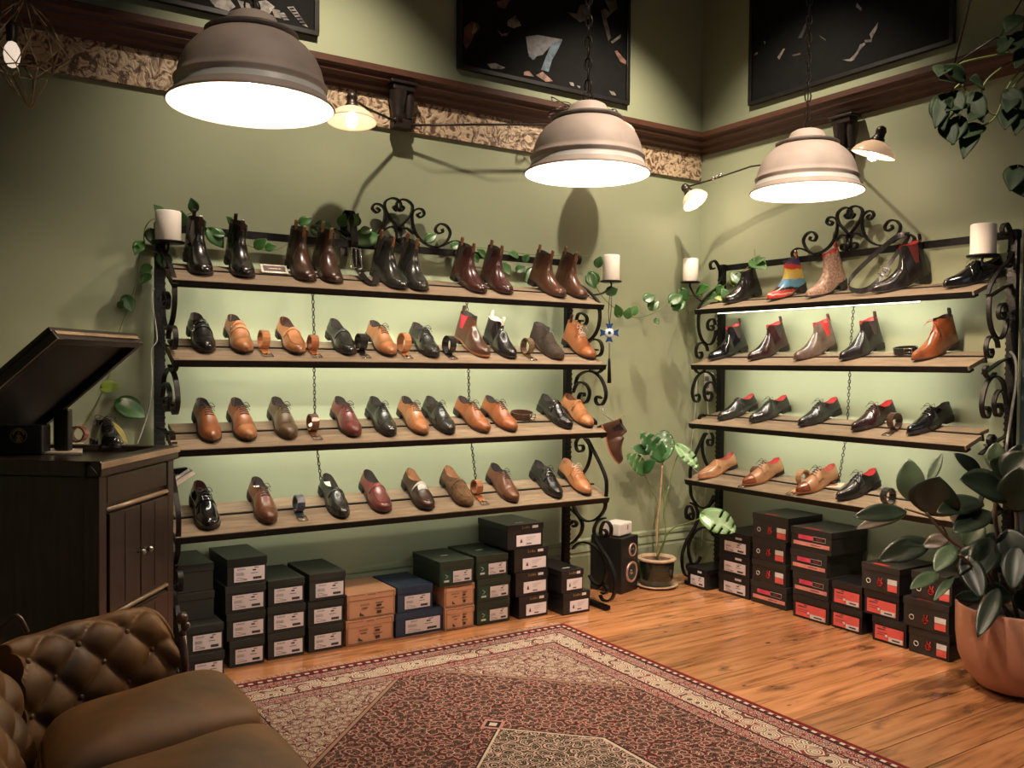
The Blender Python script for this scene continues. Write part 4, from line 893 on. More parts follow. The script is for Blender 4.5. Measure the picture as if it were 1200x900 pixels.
# geometric wire lantern top left
o = atD(14, 20, 2.75); o.z -= 0
wl = thing('wire_lantern', 'small geometric wire lantern with a dim bulb at the top left', 'pendant lamp', o)
mb = MB(); R1 = .125; n = 8; cx_ = .035
top = Vector((cx_, 0, .07)); rng = [Vector((cx_+R1*math.cos(2*PI*k/n), R1*math.sin(2*PI*k/n), -.10)) for k in range(n)]
rg2 = [Vector((cx_+R1*.62*math.cos(2*PI*(k+.5)/n), R1*.62*math.sin(2*PI*(k+.5)/n), -.16)) for k in range(n)]; rg0 = [Vector((cx_+R1*.55*math.cos(2*PI*(k+.5)/n), R1*.55*math.sin(2*PI*(k+.5)/n), .0)) for k in range(n)]
bot = Vector((cx_+.015, 0, -.275))
for k in range(n):
    k2 = (k+1) % n
    for a, b in ((rng[k], rg2[k]), (rng[k2], rg2[k]), (rg2[k], bot), (rg2[k], rg2[k2]), (rng[k], rg0[k]), (rng[k2], rg0[k]), (rg0[k], top)): mb.tube([a, b], .0022, 4)
mb.build('wire_cage', mat('brass_wire', (.42, .32, .2), .3, .9), wl)
MB().sphere((0.0, 0, -.115), .024, 12, (1, 1, 1.75)).build('bulb', mat('dim_bulb', (.8, .7, .6), .1, emit=(1, .80, .62), estr=.75), wl)
MB().lathe([(.016, -.075), (.018, -.03), (.008, -.015)], 12).build('lamp_holder', M_dark, wl); MB().tube([(0, 0, -.02), (.01, 0, .1), (0, 0, H-o.z)], .003).build('cable', M_dark, wl)

# ------------------------------------------------------------------ framed posters above the rail
M_pf = mat('black_poster_frame', (.012, .011, .011), .35); M_pp = mat('black_poster_print', (.006, .0065, .0065), .8, spec=.15)
def poly_on(root, nm, f, pts, m, off):
    q = [f(a, b, off) for a, b in pts]; c = root.matrix_world.inverted(); th = Vector((0, .0015, 0)) if f is onY else Vector((.0015, 0, 0))
    v = [c @ p for p in q] + [c @ (p+th) for p in q]; n = len(q)
    MB().add(v, [tuple(range(n)), tuple(range(2*n-1, n-1, -1))] + [(k, (k+1) % n, n+(k+1) % n, n+k) for k in range(n)]).build(nm, m, root)
def poster(key, x0, x1, z0, z1, label):
    M = RACKS[key]['M']
    r = thing('framed_poster', label, 'picture', mtx=M @ Matrix.Translation(((x0+x1)/2, -.004, z0)))
    w_ = (x1-x0)/2; h_ = z1-z0
    MB().box((-w_, -.026, 0), (w_, 0, .022)).box((-w_, -.026, h_-.022), (w_, 0, h_)).box((-w_, -.026, .022), (-w_+.022, 0, h_-.022)).box((w_-.022, -.026, .022), (w_, 0, h_-.022)).build('frame', M_pf, r, bevel=.002)
    MB().box((-w_+.021, -.012, .021), (w_-.021, -.002, h_-.021)).build('print', M_pp, r); bpy.context.view_layer.update(); return r
G_ = [mat('print_grey_%d' % k, c, .5, scale=22, col2=(.012, .012, .012)) for k, c in enumerate([(.13,.11,.09), (.26,.23,.2), (.06,.05,.045)])]
M_jean = mat('print_denim', (.10, .17, .24), .5, scale=30, var=.3); M_shirt = mat('print_shirt', (.19, .19, .20), .5, scale=30, var=.2); M_skin = mat('print_skin', (.34, .19, .14), .5, scale=26, col2=(.05, .02, .015)); M_redb = mat('print_redbrown', (.13, .055, .045), .5, scale=26, col2=(.012, .01, .01))
p1 = poster('L', -3.52, -2.605, 2.912, 3.72, 'black framed monochrome poster above the rail at the left')
yo = -.0185
for pts, g in (([(246,0),(252,8),(268,13),(276,8),(270,0)],1), ([(278,0),(284,12),(296,13),(292,4)],0), ([(300,2),(306,14),(316,16),(322,8),(312,0)],1), ([(318,10),(322,20),(330,22),(328,12)],0)):
    poly_on(p1, 'printed_patch', onY, pts, G_[g], yo)
poly_on(p1, 'printed_label', onY, [(336.5,8),(344,7.5),(361,32),(354,29.5)], G_[1], yo)
for k in range(6): poly_on(p1, 'printed_bar', onY, [(339+k*2.6,9.5+k*3.5),(344+k*2.6,9+k*3.5),(345+k*2.6,10.4+k*3.5),(340+k*2.6,10.9+k*3.5)], M_pp, yo-.0015)
for k in range(3): poly_on(p1, 'printed_letters', onY, [(327+k*2,15+k*3.2),(332+k*2,14.5+k*3.2),(335+k*2,17+k*3.2),(329+k*2,17.4+k*3.2)], G_[1], yo)
p2 = poster('L', -1.828, -.638, 2.908, 3.72, 'large black framed photograph with blue jeans above the rail left of the corner')
P2 = [([(616,43),(630,41),(659,46),(657,50),(645,54),(636,64),(629,66),(624,70),(619,62)], M_shirt), ([(647,50),(659,47),(653,60),(647,70),(643,84),(634,82),(640,66)], M_jean),
 ([(619,56),(624,58),(628,68),(625,70),(620,66)], M_jean), ([(614,84),(620,83),(626,90),(614,88)], M_skin), ([(628,88),(636,84),(648,95),(640,96)], M_skin), ([(571,75),(580,74),(592,79),(588,81),(575,80)], G_[1]),
 ([(544,32),(552,25),(560,27),(563,32),(556,40),(552,50),(546,58),(543,50)], M_redb), ([(555,27),(561,29),(558,37),(553,40)], M_skin), ([(583,34),(588,40),(596,38),(600,32),(594,42),(588,42)], M_skin), ([(595,24),(604,18),(611,30),(602,33),(595,30)], G_[1]),
 ([(582,2),(588,0),(598,0),(592,10),(584,8)], M_redb), ([(664,14),(676,16),(680,6),(690,4),(690,22),(680,26),(672,20)], G_[0]), ([(704,12),(710,10),(716,16),(711,22),(716,44),(713,48),(708,30)], G_[0]), ([(709,0),(722,0),(724,10),(716,16)], G_[0]),
 ([(720,60),(723,59),(735,73),(734,76),(727,72)], M_skin), ([(716,49),(725,42),(728,40),(727,44),(718,51)], G_[1]), ([(667,96),(672,97),(673,101),(669,100)], G_[1]), ([(714,106),(720,108),(722,112),(717,111)], G_[1]), ([(676,100),(680,101),(679,104)], G_[1])]
for pts, m in P2: poly_on(p2, 'printed_figure', onY, pts, m, yo)
p3 = poster('R', .412, 1.706, 2.912, 3.72, 'large near-black framed photograph above the rail of the right wall')
for pts, g in (([(883,65),(885,62),(888,61),(887,64)],1), ([(911,67),(918,57),(920,57),(913,70)],1), ([(928,64),(938,62),(938,64),(929,66)],0), ([(935,45),(944,27),(945,32),(940,44)],2), ([(960,41),(967,46),(968,48),(961,43)],0), ([(987,70),(996,69),(1003,62),(1008,52),(1013,50),(1014,52),(1008,58),(1001,70),(996,72)],1), ([(1019,40),(1024,33),(1029,26),(1028,33),(1021,46)],1), ([(1013,47),(1022,46),(1021,49),(1014,50)],0), ([(1004,3),(1010,10),(1009,13),(1003,8)],0), ([(895,48),(897,49),(896,52)],1)):
    poly_on(p3, 'printed_patch', onX, pts, G_[g], yo)

# ------------------------------------------------------------------ speaker, white device, monstera
M_spk = mat('black_speaker_vinyl', (.012, .012, .012), .35); M_cop = mat('rose_metal', (.50, .33, .27), .35, .4); M_cone = mat('speaker_cone', (.05, .05, .05), .4)
a = math.atan2(.057, .174); sx, sy_ = -.834, -.237
T = Matrix.Translation((sx, sy_, 0)) @ Matrix.Rotation(a, 4, 'Z')
sp = thing('loudspeaker', 'black bookshelf loudspeaker with rose metal rings on the floor beside the rack foot', 'speaker', mtx=T)
MB().box((0, 0, .001), (.185, .215, .325)).build('cabinet', M_spk, sp, bevel=.004)
FR = Matrix.Rotation(PI/2, 4, 'X')
def ringd(c, r, m, nm, pr_): MB().lathe(pr_, 32, M=Matrix.Translation((c[0], 0, c[1])) @ FR).build(nm, m, sp)
for c, r in (((.118, .245), .040), ((.112, .115), .062)):
    ringd(c, r, M_cop, 'driver_ring', [(r, .0), (r, .007), (r*.80, .008), (r*.74, .002)])
    ringd(c, r, M_cone, 'driver_cone', [(r*.77, .004), (r*.66, .007), (r*.55, .002), (r*.30, -.006+.008), (.001, .001)])
    ringd(c, r, M_gold if r > .05 else M_spk, 'dust_cap', [(r*.28, .002), (r*.2, .008), (.001, .012)])
dv = thing('wireless_receiver', 'small white rounded box on top of the loudspeaker', 'device', mtx=T @ Matrix.Translation((.02, .03, .327)))
MB().box((0, 0, .004), (.145, .12, .078)).build('case', mat('white_plastic', (.72, .68, .66), .35, var=.02), dv, bevel=.008)
MB().box((.03, -.0012, .0), (.11, .1, .006)).build('foot', M_spk, dv); MB().box((.088, -.0015, .035), (.098, .001, .062)).build('printed_mark', M_inkg, dv)

M_pot = mat('dark_green_glaze', (.018, .026, .016), .15, coat=.6, scale=12, var=.3); M_rim = mat('cream_pot_rim', (.50, .36, .24), .45); M_soil = mat('pebble_soil', (.16, .10, .065), .9, scale=60, bump=1, var=.4)
pc = Vector((-.515, -.185, 0))
LEAFG = {}
def leafmat(nm, c, c2, rough=.38, tr=0): return mat(nm, c, rough, col2=c2, scale=9, coat=.12, bump=.05)
LG = leafmat('pothos_green', (.045, .14, .028), (.02, .075, .018)); LG2 = leafmat('lime_leaf', (.25, .32, .05), (.12, .2, .03)); LM = leafmat('monstera_green', (.035, .12, .035), (.015, .06, .018)); LM2 = leafmat('pale_monstera_green', (.20, .36, .16), (.12, .26, .10))
LY = leafmat('yellow_leaf', (.50, .42, .09), (.35, .33, .08)); LR = mat('rubber_plant_green', (.012, .021, .012), .36, col2=(.007, .011, .007), scale=9, spec=.35); LR2 = leafmat('rubber_leaf_light', (.065, .10, .055), (.03, .055, .03), .4); LRu = leafmat('rubber_leaf_back', (.06, .042, .026), (.035, .028, .015), .5)
M_stem = mat('green_stem', (.14, .19, .05), .5); M_stemb = mat('brown_stem', (.09, .055, .03), .7)
mp_ = thing('monstera_plant', 'young monstera in a dark glazed pot on a cream saucer in the corner', 'potted plant', pc)
MB().lathe([(.001, .012), (.085, .012), (.096, .03), (.104, .10), (.106, .155), (.104, .165)], 32).build('pot', M_pot, mp_)
MB().lathe([(.104, .158), (.118, .162), (.120, .172), (.112, .178), (.094, .176), (.092, .160)], 32).build('pot_rim', M_rim, mp_)
MB().lathe([(.001, .156), (.06, .160), (.094, .158)], 20).build('soil', M_soil, mp_)
MB().lathe([(.001, .001), (.10, .001), (.128, .012), (.130, .018), (.12, .018), (.10, .011), (.001, .011)], 32).build('saucer', M_rim, mp_)
def leaf_mesh(kind, L, W, curl=.1, fold=.15):
    mb = MB(); n = 12 if kind != 'monstera' else 18; rows = []
    for i in range(n+1):
        t = i/n
        if kind == 'heart': w_ = W*.5*(math.sin(PI*min(1, t*1.02))**.55)*(1.12-.75*t)*1.25 if t < 1 else 0.002
        elif kind == 'oval': w_ = W*.5*math.sin(PI*t**.92)**.75
        elif kind == 'lance': w_ = W*.5*math.sin(PI*t)**.9
        else: w_ = W*.5*(math.sin(PI*t**.8)**.6)
        w_ = max(w_, .0015)
        yb = L*t; z = -curl*L*(t-.2)**2 + .02*L
        back = -.16*L*max(0, .28-t)/.28 if kind in ('heart', 'monstera') else 0
        row = []
        for j in range(-3, 4):
            u = j/3
            row.append(Vector((u*w_, yb + back*abs(u), z + fold*abs(u)*w_ - .25*w_*u*u*fold)))
        rows.append(row)
    if kind == 'monstera':   # deep slits between the fingers
        for i in range(n):
            if (i % 4) == 3 and 3 < i < n-1:
                mb.grid([[r[k] for k in (2, 3, 4)] for r in rows[i:i+2]])
            else: mb.grid(rows[i:i+2])
    else: mb.grid(rows)
    return mb
def leaf(root, base, tip, m, kind='heart', W=None, facing=None, curl=.15, fold=.2, name='leaf', lab=None):
    base = Vector(base); tip = Vector(tip); d = tip-base; L = d.length; W = W or L*.8
    f = Vector(facing) if facing is not None else (CAMP-base).normalized()+Vector((0, 0, .5))
    yv = d.normalized(); z = (f - yv*f.dot(yv)).normalized(); x = yv.cross(z)
    Mx = Matrix(((x.x, yv.x, z.x, base.x), (x.y, yv.y, z.y, base.y), (x.z, yv.z, z.z, base.z), (0, 0, 0, 1)))
    mb = leaf_mesh(kind, L, W, curl, fold); Wm = root.matrix_world.inverted() @ Mx
    mb.v = [tuple(Wm @ Vector(v)) for v in mb.v]
    return mb.build(name, m, root, solid=.0012, label=lab)
bpy.context.view_layer.update()
def stem(root, pts, r, m, name='stem'):
    c = root.matrix_world.inverted(); return MB().tube(crv([c @ Vector(p) for p in pts], 5), r, 6).build(name, m, root)
DM = (pc-CAMP).dot(_F)
base_m = pc+Vector((0, 0, .16))
q = lambda a, b, d=0: atD(a, b, DM+d)
stem(mp_, [base_m+Vector((.01, 0, 0)), q(770, 620), q(774, 580), q(776, 545)], .006, mat('bamboo_stake', (.45, .30, .18), .6), 'stake')
stem(mp_, [base_m, q(780, 628), q(778, 600), q(784, 570)], .006, M_stem)
stem(mp_, [base_m, q(772, 600), q(764, 575), q(753, 551)], .003, M_stem)
stem(mp_, [q(778, 600), q(784, 570), q(790, 545), q(796, 530)], .003, M_stem)
stem(mp_, [base_m, q(785, 622, -.05), q(810, 612, -.15), q(828, 604, -.25)], .004, M_stem)
stem(mp_, [q(778, 600), q(777, 560), q(776, 538)], .003, M_stem)
leaf(mp_, q(775, 536, -.02), q(752, 508, -.10), LM, 'monstera', .13, fold=.35); leaf(mp_, q(776, 536, -.02), q(779, 503, .05), LM, 'monstera', .14, fold=.3)
leaf(mp_, q(753, 552, -.03), q(736, 533, -.14), leafmat('mid_monstera_green', (.09, .22, .07), (.05, .14, .04)), 'monstera', .11, fold=.35); leaf(mp_, q(754, 553, -.04), q(767, 540, -.14), LM, 'oval', .08)
leaf(mp_, q(795, 524, -.02), q(818, 548, -.1), LM2, 'monstera', .085, fold=.35)
leaf(mp_, q(826, 604, -.26), q(862, 622, -.36), LM2, 'monstera', .15, fold=.25)
leaf(mp_, q(762, 530, -.05), q(741, 524, -.10), LM, 'oval', .07)

# ------------------------------------------------------------------ rubber plant in a large terracotta-pink pot
rc = Vector((-.42, -2.27, 0)); M_terra = mat('terracotta_pink_pot', (.44, .20, .125), .65, scale=3, var=.06)
rp = thing('rubber_plant', 'large dark rubber plant in a round terracotta pink pot at the right edge', 'potted plant', rc); bpy.context.view_layer.update()
MB().lathe([(.001, .002), (.10, .002), (.15, .02), (.195, .07), (.222, .14), (.232, .22), (.234, .345), (.229, .352), (.222, .345), (.222, .30)], 48).build('pot', M_terra, rp)
MB().lathe([(.001, .30), (.12, .305), (.222, .30)], 24).build('soil', mat('dark_soil', (.02, .014, .01), .95, scale=50, bump=1), rp)
DR = (rc-CAMP).dot(_F)
def r_(a, b, d=0): return atD(a, b, DR+d)
trunk = [rc+Vector((0, 0, .3)), r_(1172, 640), r_(1166, 600), r_(1170, 560)]
for pts, rr in ((trunk, .009), ([rc+Vector((-.02, .03, .3)), r_(1150, 660), r_(1112, 632), r_(1085, 600)], .007), ([rc+Vector((.03, -.02, .3)), r_(1196, 650), r_(1190, 590), r_(1192, 540)], .008), ([rc+Vector((0, .02, .3)), r_(1160, 690), r_(1140, 665, -.1), r_(1125, 650, -.15)], .006), ([r_(1112, 632), r_(1098, 610), r_(1060, 596)], .004)):
    stem(rp, pts, rr, M_stemb)
RL = [ # base px, tip px, width, material, depth base, depth tip, facing
 ((1068,588),(1066,538),.115,LR2,.12,.10), ((1088,566),(1104,531),.045,LR2,.15,.15), ((1092,604),(1100,560),.20,LR,0,-.10), ((1062,600),(1002,604),.085,LR,.0,-.05),
 ((1062,602),(1004,618),.06,LRu,.05,-.0), ((1090,634),(1030,656),.115,LR,.1,.05), ((1150,556),(1119,531),.06,LR,.0,.0), ((1166,552),(1168,518),.085,LR2,.1,.1),
 ((1182,580),(1128,560),.15,LR,-.05,-.15), ((1150,588),(1100,598),.10,LR,0,-.12), ((1160,600),(1118,622),.10,LR,-.05,-.15), ((1176,560),(1205,530),.13,LR,-.05,-.1),
 ((1190,600),(1196,548),.15,LR,-.1,-.15), ((1118,640),(1096,668),.075,LR2,-.1,-.2), ((1100,672),(1068,688),.06,LR2,-.1,-.2), ((1118,675),(1095,702),.035,LR2,-.15,-.25),
 ((1130,650),(1150,700),.10,LR,-.05,-.2), ((1160,630),(1146,676),.12,LR,0,-.15), ((1180,620),(1200,672),.15,LR,-.05,-.15), ((1150,610),(1130,640),.10,LR2,.05,.05),
 ((1170,690),(1146,744),.075,LR,-.18,-.32), ((1192,640),(1186,690),.10,LR,-.1,-.2), ((1112,630),(1082,640),.07,LRu,.05,.05), ((1170,650),(1130,668),.10,LR,0,-.1), ((1195,690),(1210,720),.10,LR,0,-.1),
 ((1140,620),(1112,600),.08,LRu,.08,.1), ((1195,560),(1160,540),.12,LR,.05,.05), ((1185,640),(1150,640),.12,LR,.05,.0), ((1198,520),(1186,560),.09,LR,-.05,-.05), ((1118,665),(1150,640),.08,LR,.0,-.05), ((1185,700),(1150,690),.1,LR,.1,.05), ((1150,700),(1120,700),.06,LR,.1,.05)]
for b, t, W, m, d0, d1 in RL: leaf(rp, r_(*b, d0), r_(*t, d1), m, 'oval', W, curl=.12, fold=.22, lab='pale green leaf' if m is LR2 else None)

# ------------------------------------------------------------------ trailing pothos
def vine(label, pts, leaves, r=.0022, thick=.05, group='trailing pothos on the racks'):
    t = thing('trailing_pothos', label, 'plant', pts[0], group=None); bpy.context.view_layer.update()
    stem(t, pts, r, M_stem)
    for b, tp, m, W in leaves:
        leaf(t, b, tp, m, 'lance' if m is LY else 'heart', .04 if m is LY else W)
    return t
def Y_(v): return lambda a, b: onY(a, b, v)
y1 = Y_(-.05); y2 = Y_(-.10)
def lv(f, L, base_f=None):
    out = []
    for a in L:
        bx, by, tx, ty = a[:4]; m = a[4] if len(a) > 4 else LG; B_ = f(bx, by); T_ = f(tx, ty); n = (CAMP-B_).normalized()
        out.append((B_+n*.02, T_+n*.045, m, (T_-B_).length*.72+.008))
    return out
vine('pothos vine climbing around the left candle and post', [y2(196, 300), y2(172, 290), y2(170, 268), y2(182, 256), y2(205, 262), y2(219, 252), y2(229, 247)],
     lv(y2, [(228,247,224,232),(214,263,213,247),(190,252,181,240),(176,270,181,288),(165,284,158,298),(190,298,197,318),(176,312,165,318),(174,322,166,332),(246,270,262,290),(250,272,265,276),(272,262,266,254),(168,290,160,282)]))
vine('pothos vine trailing along the top rail of the long rack', [y1(262, 272), y1(300, 291), y1(330, 290), y1(372, 262), y1(420, 285), y1(500, 292), y1(560, 290), y1(620, 298), y1(690, 300)],
     lv(y1, [(300,290,312,280),(312,291,324,288),(352,262,366,256),(366,268,383,276),(372,264,392,270),(412,262,420,250),(418,282,446,276),(400,264,404,250),(424,272,436,268),(500,282,512,274),(530,290,541,285),(535,296,546,300),(540,302,530,312),(568,300,560,292),(575,302,584,312),(614,306,620,298),(606,318,616,312),(628,316,616,330),(560,305,552,298),(700,330,690,318),(606,300,596,296),(590,310,598,322)]))
y3 = Y_(-.16)
vine('pothos vine hanging from the candle arm across the corner to the short rack', [y3(690, 318), y3(704, 345), y3(722, 362), y3(745, 372), y3(768, 366), y3(786, 352), onX(806, 346, -.12), onX(822, 350, -.12)],
     lv(y3, [(700,312,704,300),(690,322,698,338),(712,344,724,338),(726,370,722,357),(735,372,738,360),(741,368,747,358),(756,352,768,346),(762,362,772,352),(768,374,772,380),(786,354,800,345),(790,362,803,352),(798,340,806,352)]) + lv(lambda a, b: onX(a, b, -.15), [(818,342,832,336),(830,348,840,346),(822,356,828,352)]))
x1_ = lambda a, b: onX(a, b, -.10)
vine('pothos sprigs beside the black lace-up boot on the short rack', [x1_(830, 350), x1_(845, 338), x1_(870, 318), x1_(884, 306), x1_(884, 292)],
     lv(x1_, [(846,336,838,346,LG),(862,334,858,322,LG2),(868,330,856,318),(882,306,898,314),(884,308,896,302),(836,342,846,352,LG2),(852,348,846,338)]))
y4 = Y_(-.03)
vine('pothos stems hanging down the back wall between cabinet lid and long rack', [y4(163, 300), y4(160, 330), y4(150, 360), y4(141, 385), y4(136, 400), y4(128, 440), y4(110, 478), y4(96, 500)],
     lv(y4, [(147,348,155,366,LG),(140,360,144,352),(150,400,162,392,LG2),(120,455,142,452,LG2),(139,472,172,488,LG),(122,490,150,518,LY),(136,398,130,402)]))
# hanging plant at the top right, nearer the camera
HD = 3.1
h_ = lambda a, b, d=0: atD(a, b, HD+d)
hp = thing('hanging_pothos', 'dark trailing plant hanging from cords in the top right corner', 'plant', h_(1236, 60)); bpy.context.view_layer.update()
ci = hp.matrix_world.inverted()
MB().lathe([(.001, -.06), (.07, -.06), (.10, .03), (.105, .05), (.095, .05), (.09, .03)], 24).build('pot', M_pot, hp)
MB().lathe([(.001, .03), (.09, .03)], 16).build('soil', M_soil, hp)
mb = MB(); top_ = Vector((h_(1236, 60).x, h_(1236, 60).y, H-.005))
for a, b in ((1118, 76), (1262, 100)): mb.tube([ci @ h_(a, b), ci @ (top_)], .004, 5)
for k in range(3): mb.tube([Vector((.1*math.cos(2.1*k), .1*math.sin(2.1*k), .05)), ci @ top_], .003, 5)
mb.tube([ci @ h_(1118, 76), ci @ h_(1166, 44), Vector((-.1, 0, .04))], .0045, 5)
mb.tube([ci @ h_(1170, 46), ci @ h_(1197, 0)], .003, 5)
mb.build('hanging_cord', M_dark, hp)
for pts in ([h_(1225, 50), h_(1180, 62), h_(1140, 70), h_(1122, 78), h_(1128, 100), h_(1136, 112)], [h_(1225, 55), h_(1190, 70), h_(1160, 90), h_(1150, 110), h_(1160, 132), h_(1172, 134)], [h_(1225, 55), h_(1185, 95), h_(1168, 134), h_(1155, 146), h_(1140, 150)], [h_(1128, 95), h_(1112, 110), h_(1104, 118)], [h_(1136, 112), h_(1118, 132), h_(1108, 144)], [h_(1235, 50), h_(1200, 88), h_(1180, 110), h_(1172, 122)]):
    stem(hp, pts, .0035, M_stem)
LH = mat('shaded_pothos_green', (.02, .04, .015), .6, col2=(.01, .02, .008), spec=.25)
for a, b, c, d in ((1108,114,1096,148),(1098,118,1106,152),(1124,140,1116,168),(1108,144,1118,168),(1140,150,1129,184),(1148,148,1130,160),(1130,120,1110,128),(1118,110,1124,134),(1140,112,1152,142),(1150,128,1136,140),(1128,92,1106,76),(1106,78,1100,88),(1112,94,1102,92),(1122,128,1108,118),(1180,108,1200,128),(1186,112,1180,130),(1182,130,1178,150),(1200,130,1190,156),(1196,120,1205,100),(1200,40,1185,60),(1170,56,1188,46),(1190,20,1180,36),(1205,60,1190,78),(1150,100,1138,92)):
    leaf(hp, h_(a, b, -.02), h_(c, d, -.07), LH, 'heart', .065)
o_ = thing('hanging_leaf_sprig', 'black curled leaf sprig against the wall at the right edge below the hanging plant', 'plant', h_(1215, 190)); bpy.context.view_layer.update()
stem(o_, [h_(1215, 190), h_(1204, 196), h_(1196, 200)], .004, M_stem)
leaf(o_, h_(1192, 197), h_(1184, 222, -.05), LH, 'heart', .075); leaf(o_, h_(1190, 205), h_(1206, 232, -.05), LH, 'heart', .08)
MB().tube([o_.matrix_world.inverted() @ h_(1215, 190), o_.matrix_world.inverted() @ Vector((h_(1215, 190).x, h_(1215, 190).y, H-.003))], .002, 5).build('hanging_cord', M_dark, o_)

# ------------------------------------------------------------------ things hung on the end frame of the long rack
yv = -.27
oo = onY(714, 390, yv); M_blu = mat('cobalt_glass', (.012, .04, .16), .15, coat=.8); M_pale = mat('pale_blue_glass', (.62, .74, .78), .2)
ev = thing('eye_amulet', 'blue and white glass flower amulet with black tassel hanging from the candle arm', 'ornament', oo); ci = Matrix.Translation(-oo)
e1 = [ci @ onY(a, b, yv) for a, b in ((715, 341), (713, 365), (714, 384))]; e2 = [ci @ onY(a, b, yv) for a, b in ((717, 341), (716, 365), (714, 384))]
MB().tube(e1, .0022).tube(e2, .0022).build('cord', M_iron, ev)
u_ = _R*1.0; v_ = Vector((0, 0, 1)); nf = -u_.cross(v_)
rr_ = .028
QF = Matrix(((u_.x, v_.x, -nf.x, 0), (u_.y, v_.y, -nf.y, 0), (u_.z, v_.z, -nf.z, 0), (0, 0, 0, 1)))
if (QF.to_3x3() @ Vector((0, 0, 1))).dot(CAMP-oo) < 0: QF = QF @ Matrix.Rotation(PI, 4, 'Y')
for k in range(4):
    Mk = QF @ Matrix.Rotation(k*PI/2, 4, 'Z')
    MB().add([Mk @ Vector(p) for p in ((.010, -.004, -.003), (.054, -.022, -.003), (.048, 0, -.003), (.054, .022, -.003), (.010, .004, -.003), (.010, -.004, .003), (.054, -.022, .003), (.048, 0, .003), (.054, .022, .003), (.010, .004, .003))], [(0,1,2,3,4), (9,8,7,6,5), (0,5,6,1), (1,6,7,2), (2,7,8,3), (3,8,9,4)]).build('petal', M_blu, ev)
MB().lathe([(.001, .010), (.012, .009), (.024, .006), (.028, .0), (.02, -.006)], 8, M=QF).build('white_disc', M_pale, ev); MB().lathe([(.001, .014), (.006, .013), (.009, .010)], 10, M=QF).build('pupil', M_blu, ev)
tz = [ci @ onY(714, b, yv) for b in (402, 420)]
MB().tube(tz, .0025).build('tassel_cord', M_iron, ev); t3 = [ci @ onY(714, b, yv) for b in (420, 424, 430, 449)]
MB().tube(t3, [.006, .008, .009, .012], 10).build('tassel', M_iron, ev)
# cut-away boot hanging toe down
ob = onY(708, 482, -.30)
bb = shoe('hanging_boot', 'brown pointed display boot hanging toe down from the end scroll of the long rack', 'boot', Matrix.Translation(onY(701, 500, -.30)) @ Matrix.Rotation(math.radians(35), 4, 'Z') @ Matrix.Rotation(math.radians(62), 4, 'X'), 'chelsea', up=DBR, toe='point', h=.135, L=.235, gus=BLK, tabs=1, tabm=TN2, sole=SLT, wid=.75)
MB().tube([bb.matrix_world.inverted() @ onY(706, 477, -.30), bb.matrix_world.inverted() @ onY(708, 486, -.30), (0, -.06, .12)], .0025).build('hook', M_gold, bb)

# cables and power strip
M_wc = mat('white_cable', (.62, .60, .56), .5)
def cable(label, pts, r=.003):
    t = thing('cable', label, 'cable', pts[0]); c = Matrix.Translation(-Vector(pts[0])); MB().tube(crv([c @ Vector(p) for p in pts], 6), r, 6).build('cord', M_wc, t)
cable('white cable running down the left post of the long rack', [onY(181, 338, -.10), onY(178, 350, -.10), onY(184, 396, -.10), onY(177, 410, -.09), onY(178, 440, -.09), onY(176, 470, -.09), onY(170, 495, -.06), onY(161, 520, -.05)])
cable('white cable hanging behind the corner end frame of the short rack', [onX(817, 435, -.06), onX(816, 455, -.06), onX(814, 490, -.06), onX(810, 525, -.06), onX(812, 548, -.05), onX(824, 556, -.05)])
cable('pale cable below the power strip on the right wall', [onX(829, 470, -.04), onX(830, 500, -.04), onX(826, 530, -.03), onX(827, 570, -.03), onX(822, 640, -.04)])
cable('glossy grey cable hanging off the outer post of the short rack', [onX(1184, 412, -.12), onX(1190, 422, -.13), onX(1191, 445, -.12), onX(1186, 480, -.12), onX(1180, 520, -.12), onX(1177, 545, -.12)], .006)
ps_ = onX(831, 452, -.02); pt_ = thing('power_strip', 'white power strip fixed upright to the right wall behind the scroll', 'power strip', ps_)
MB().box((-.02, -.032, -.085), (.015, .032, .085)).build('body', mat('white_plastic', (.72, .68, .66), .35, var=.02), pt_, bevel=.012)
for k in range(3): MB().box((-.0225, -.018, -.06+k*.045), (-.0195, .018, -.03+k*.045)).build('socket', M_inkg, pt_, bevel=.003)
w2 = onX(800, 650, -.03)
wb = thing('wall_socket', 'white plug on the skirting behind the monstera pot', 'socket', w2); MB().box((-.008, -.05, -.03), (.012, .05, .03)).build('plate', M_white, wb, bevel=.004); MB().box((-.045, -.03, -.02), (-.009, .0, .015)).build('plug', M_white, wb, bevel=.004)
# ------------------------------------------------------------------ gramophone cabinet with open lid
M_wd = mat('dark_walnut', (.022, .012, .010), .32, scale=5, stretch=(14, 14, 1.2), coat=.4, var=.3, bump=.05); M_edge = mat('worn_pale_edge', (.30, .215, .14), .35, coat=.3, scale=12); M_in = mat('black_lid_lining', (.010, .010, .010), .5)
M_eb = mat('ebonised_wood', (.012, .009, .008), .35, scale=5)
cw, cdp, chh = .477, .50, 1.05
ua = math.atan2(.384, .283)      # direction of the door side, receding
T0 = Matrix.Translation((-3.796, -1.506, 0)) @ Matrix.Rotation(ua, 4, 'Z')     # local x along doors, local y to the left of the photo
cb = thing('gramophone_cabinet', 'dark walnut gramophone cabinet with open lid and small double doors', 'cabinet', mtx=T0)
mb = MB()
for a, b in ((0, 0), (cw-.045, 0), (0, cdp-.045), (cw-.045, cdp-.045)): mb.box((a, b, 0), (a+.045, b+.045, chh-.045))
mb.build('corner_post', M_wd, cb, bevel=.004)
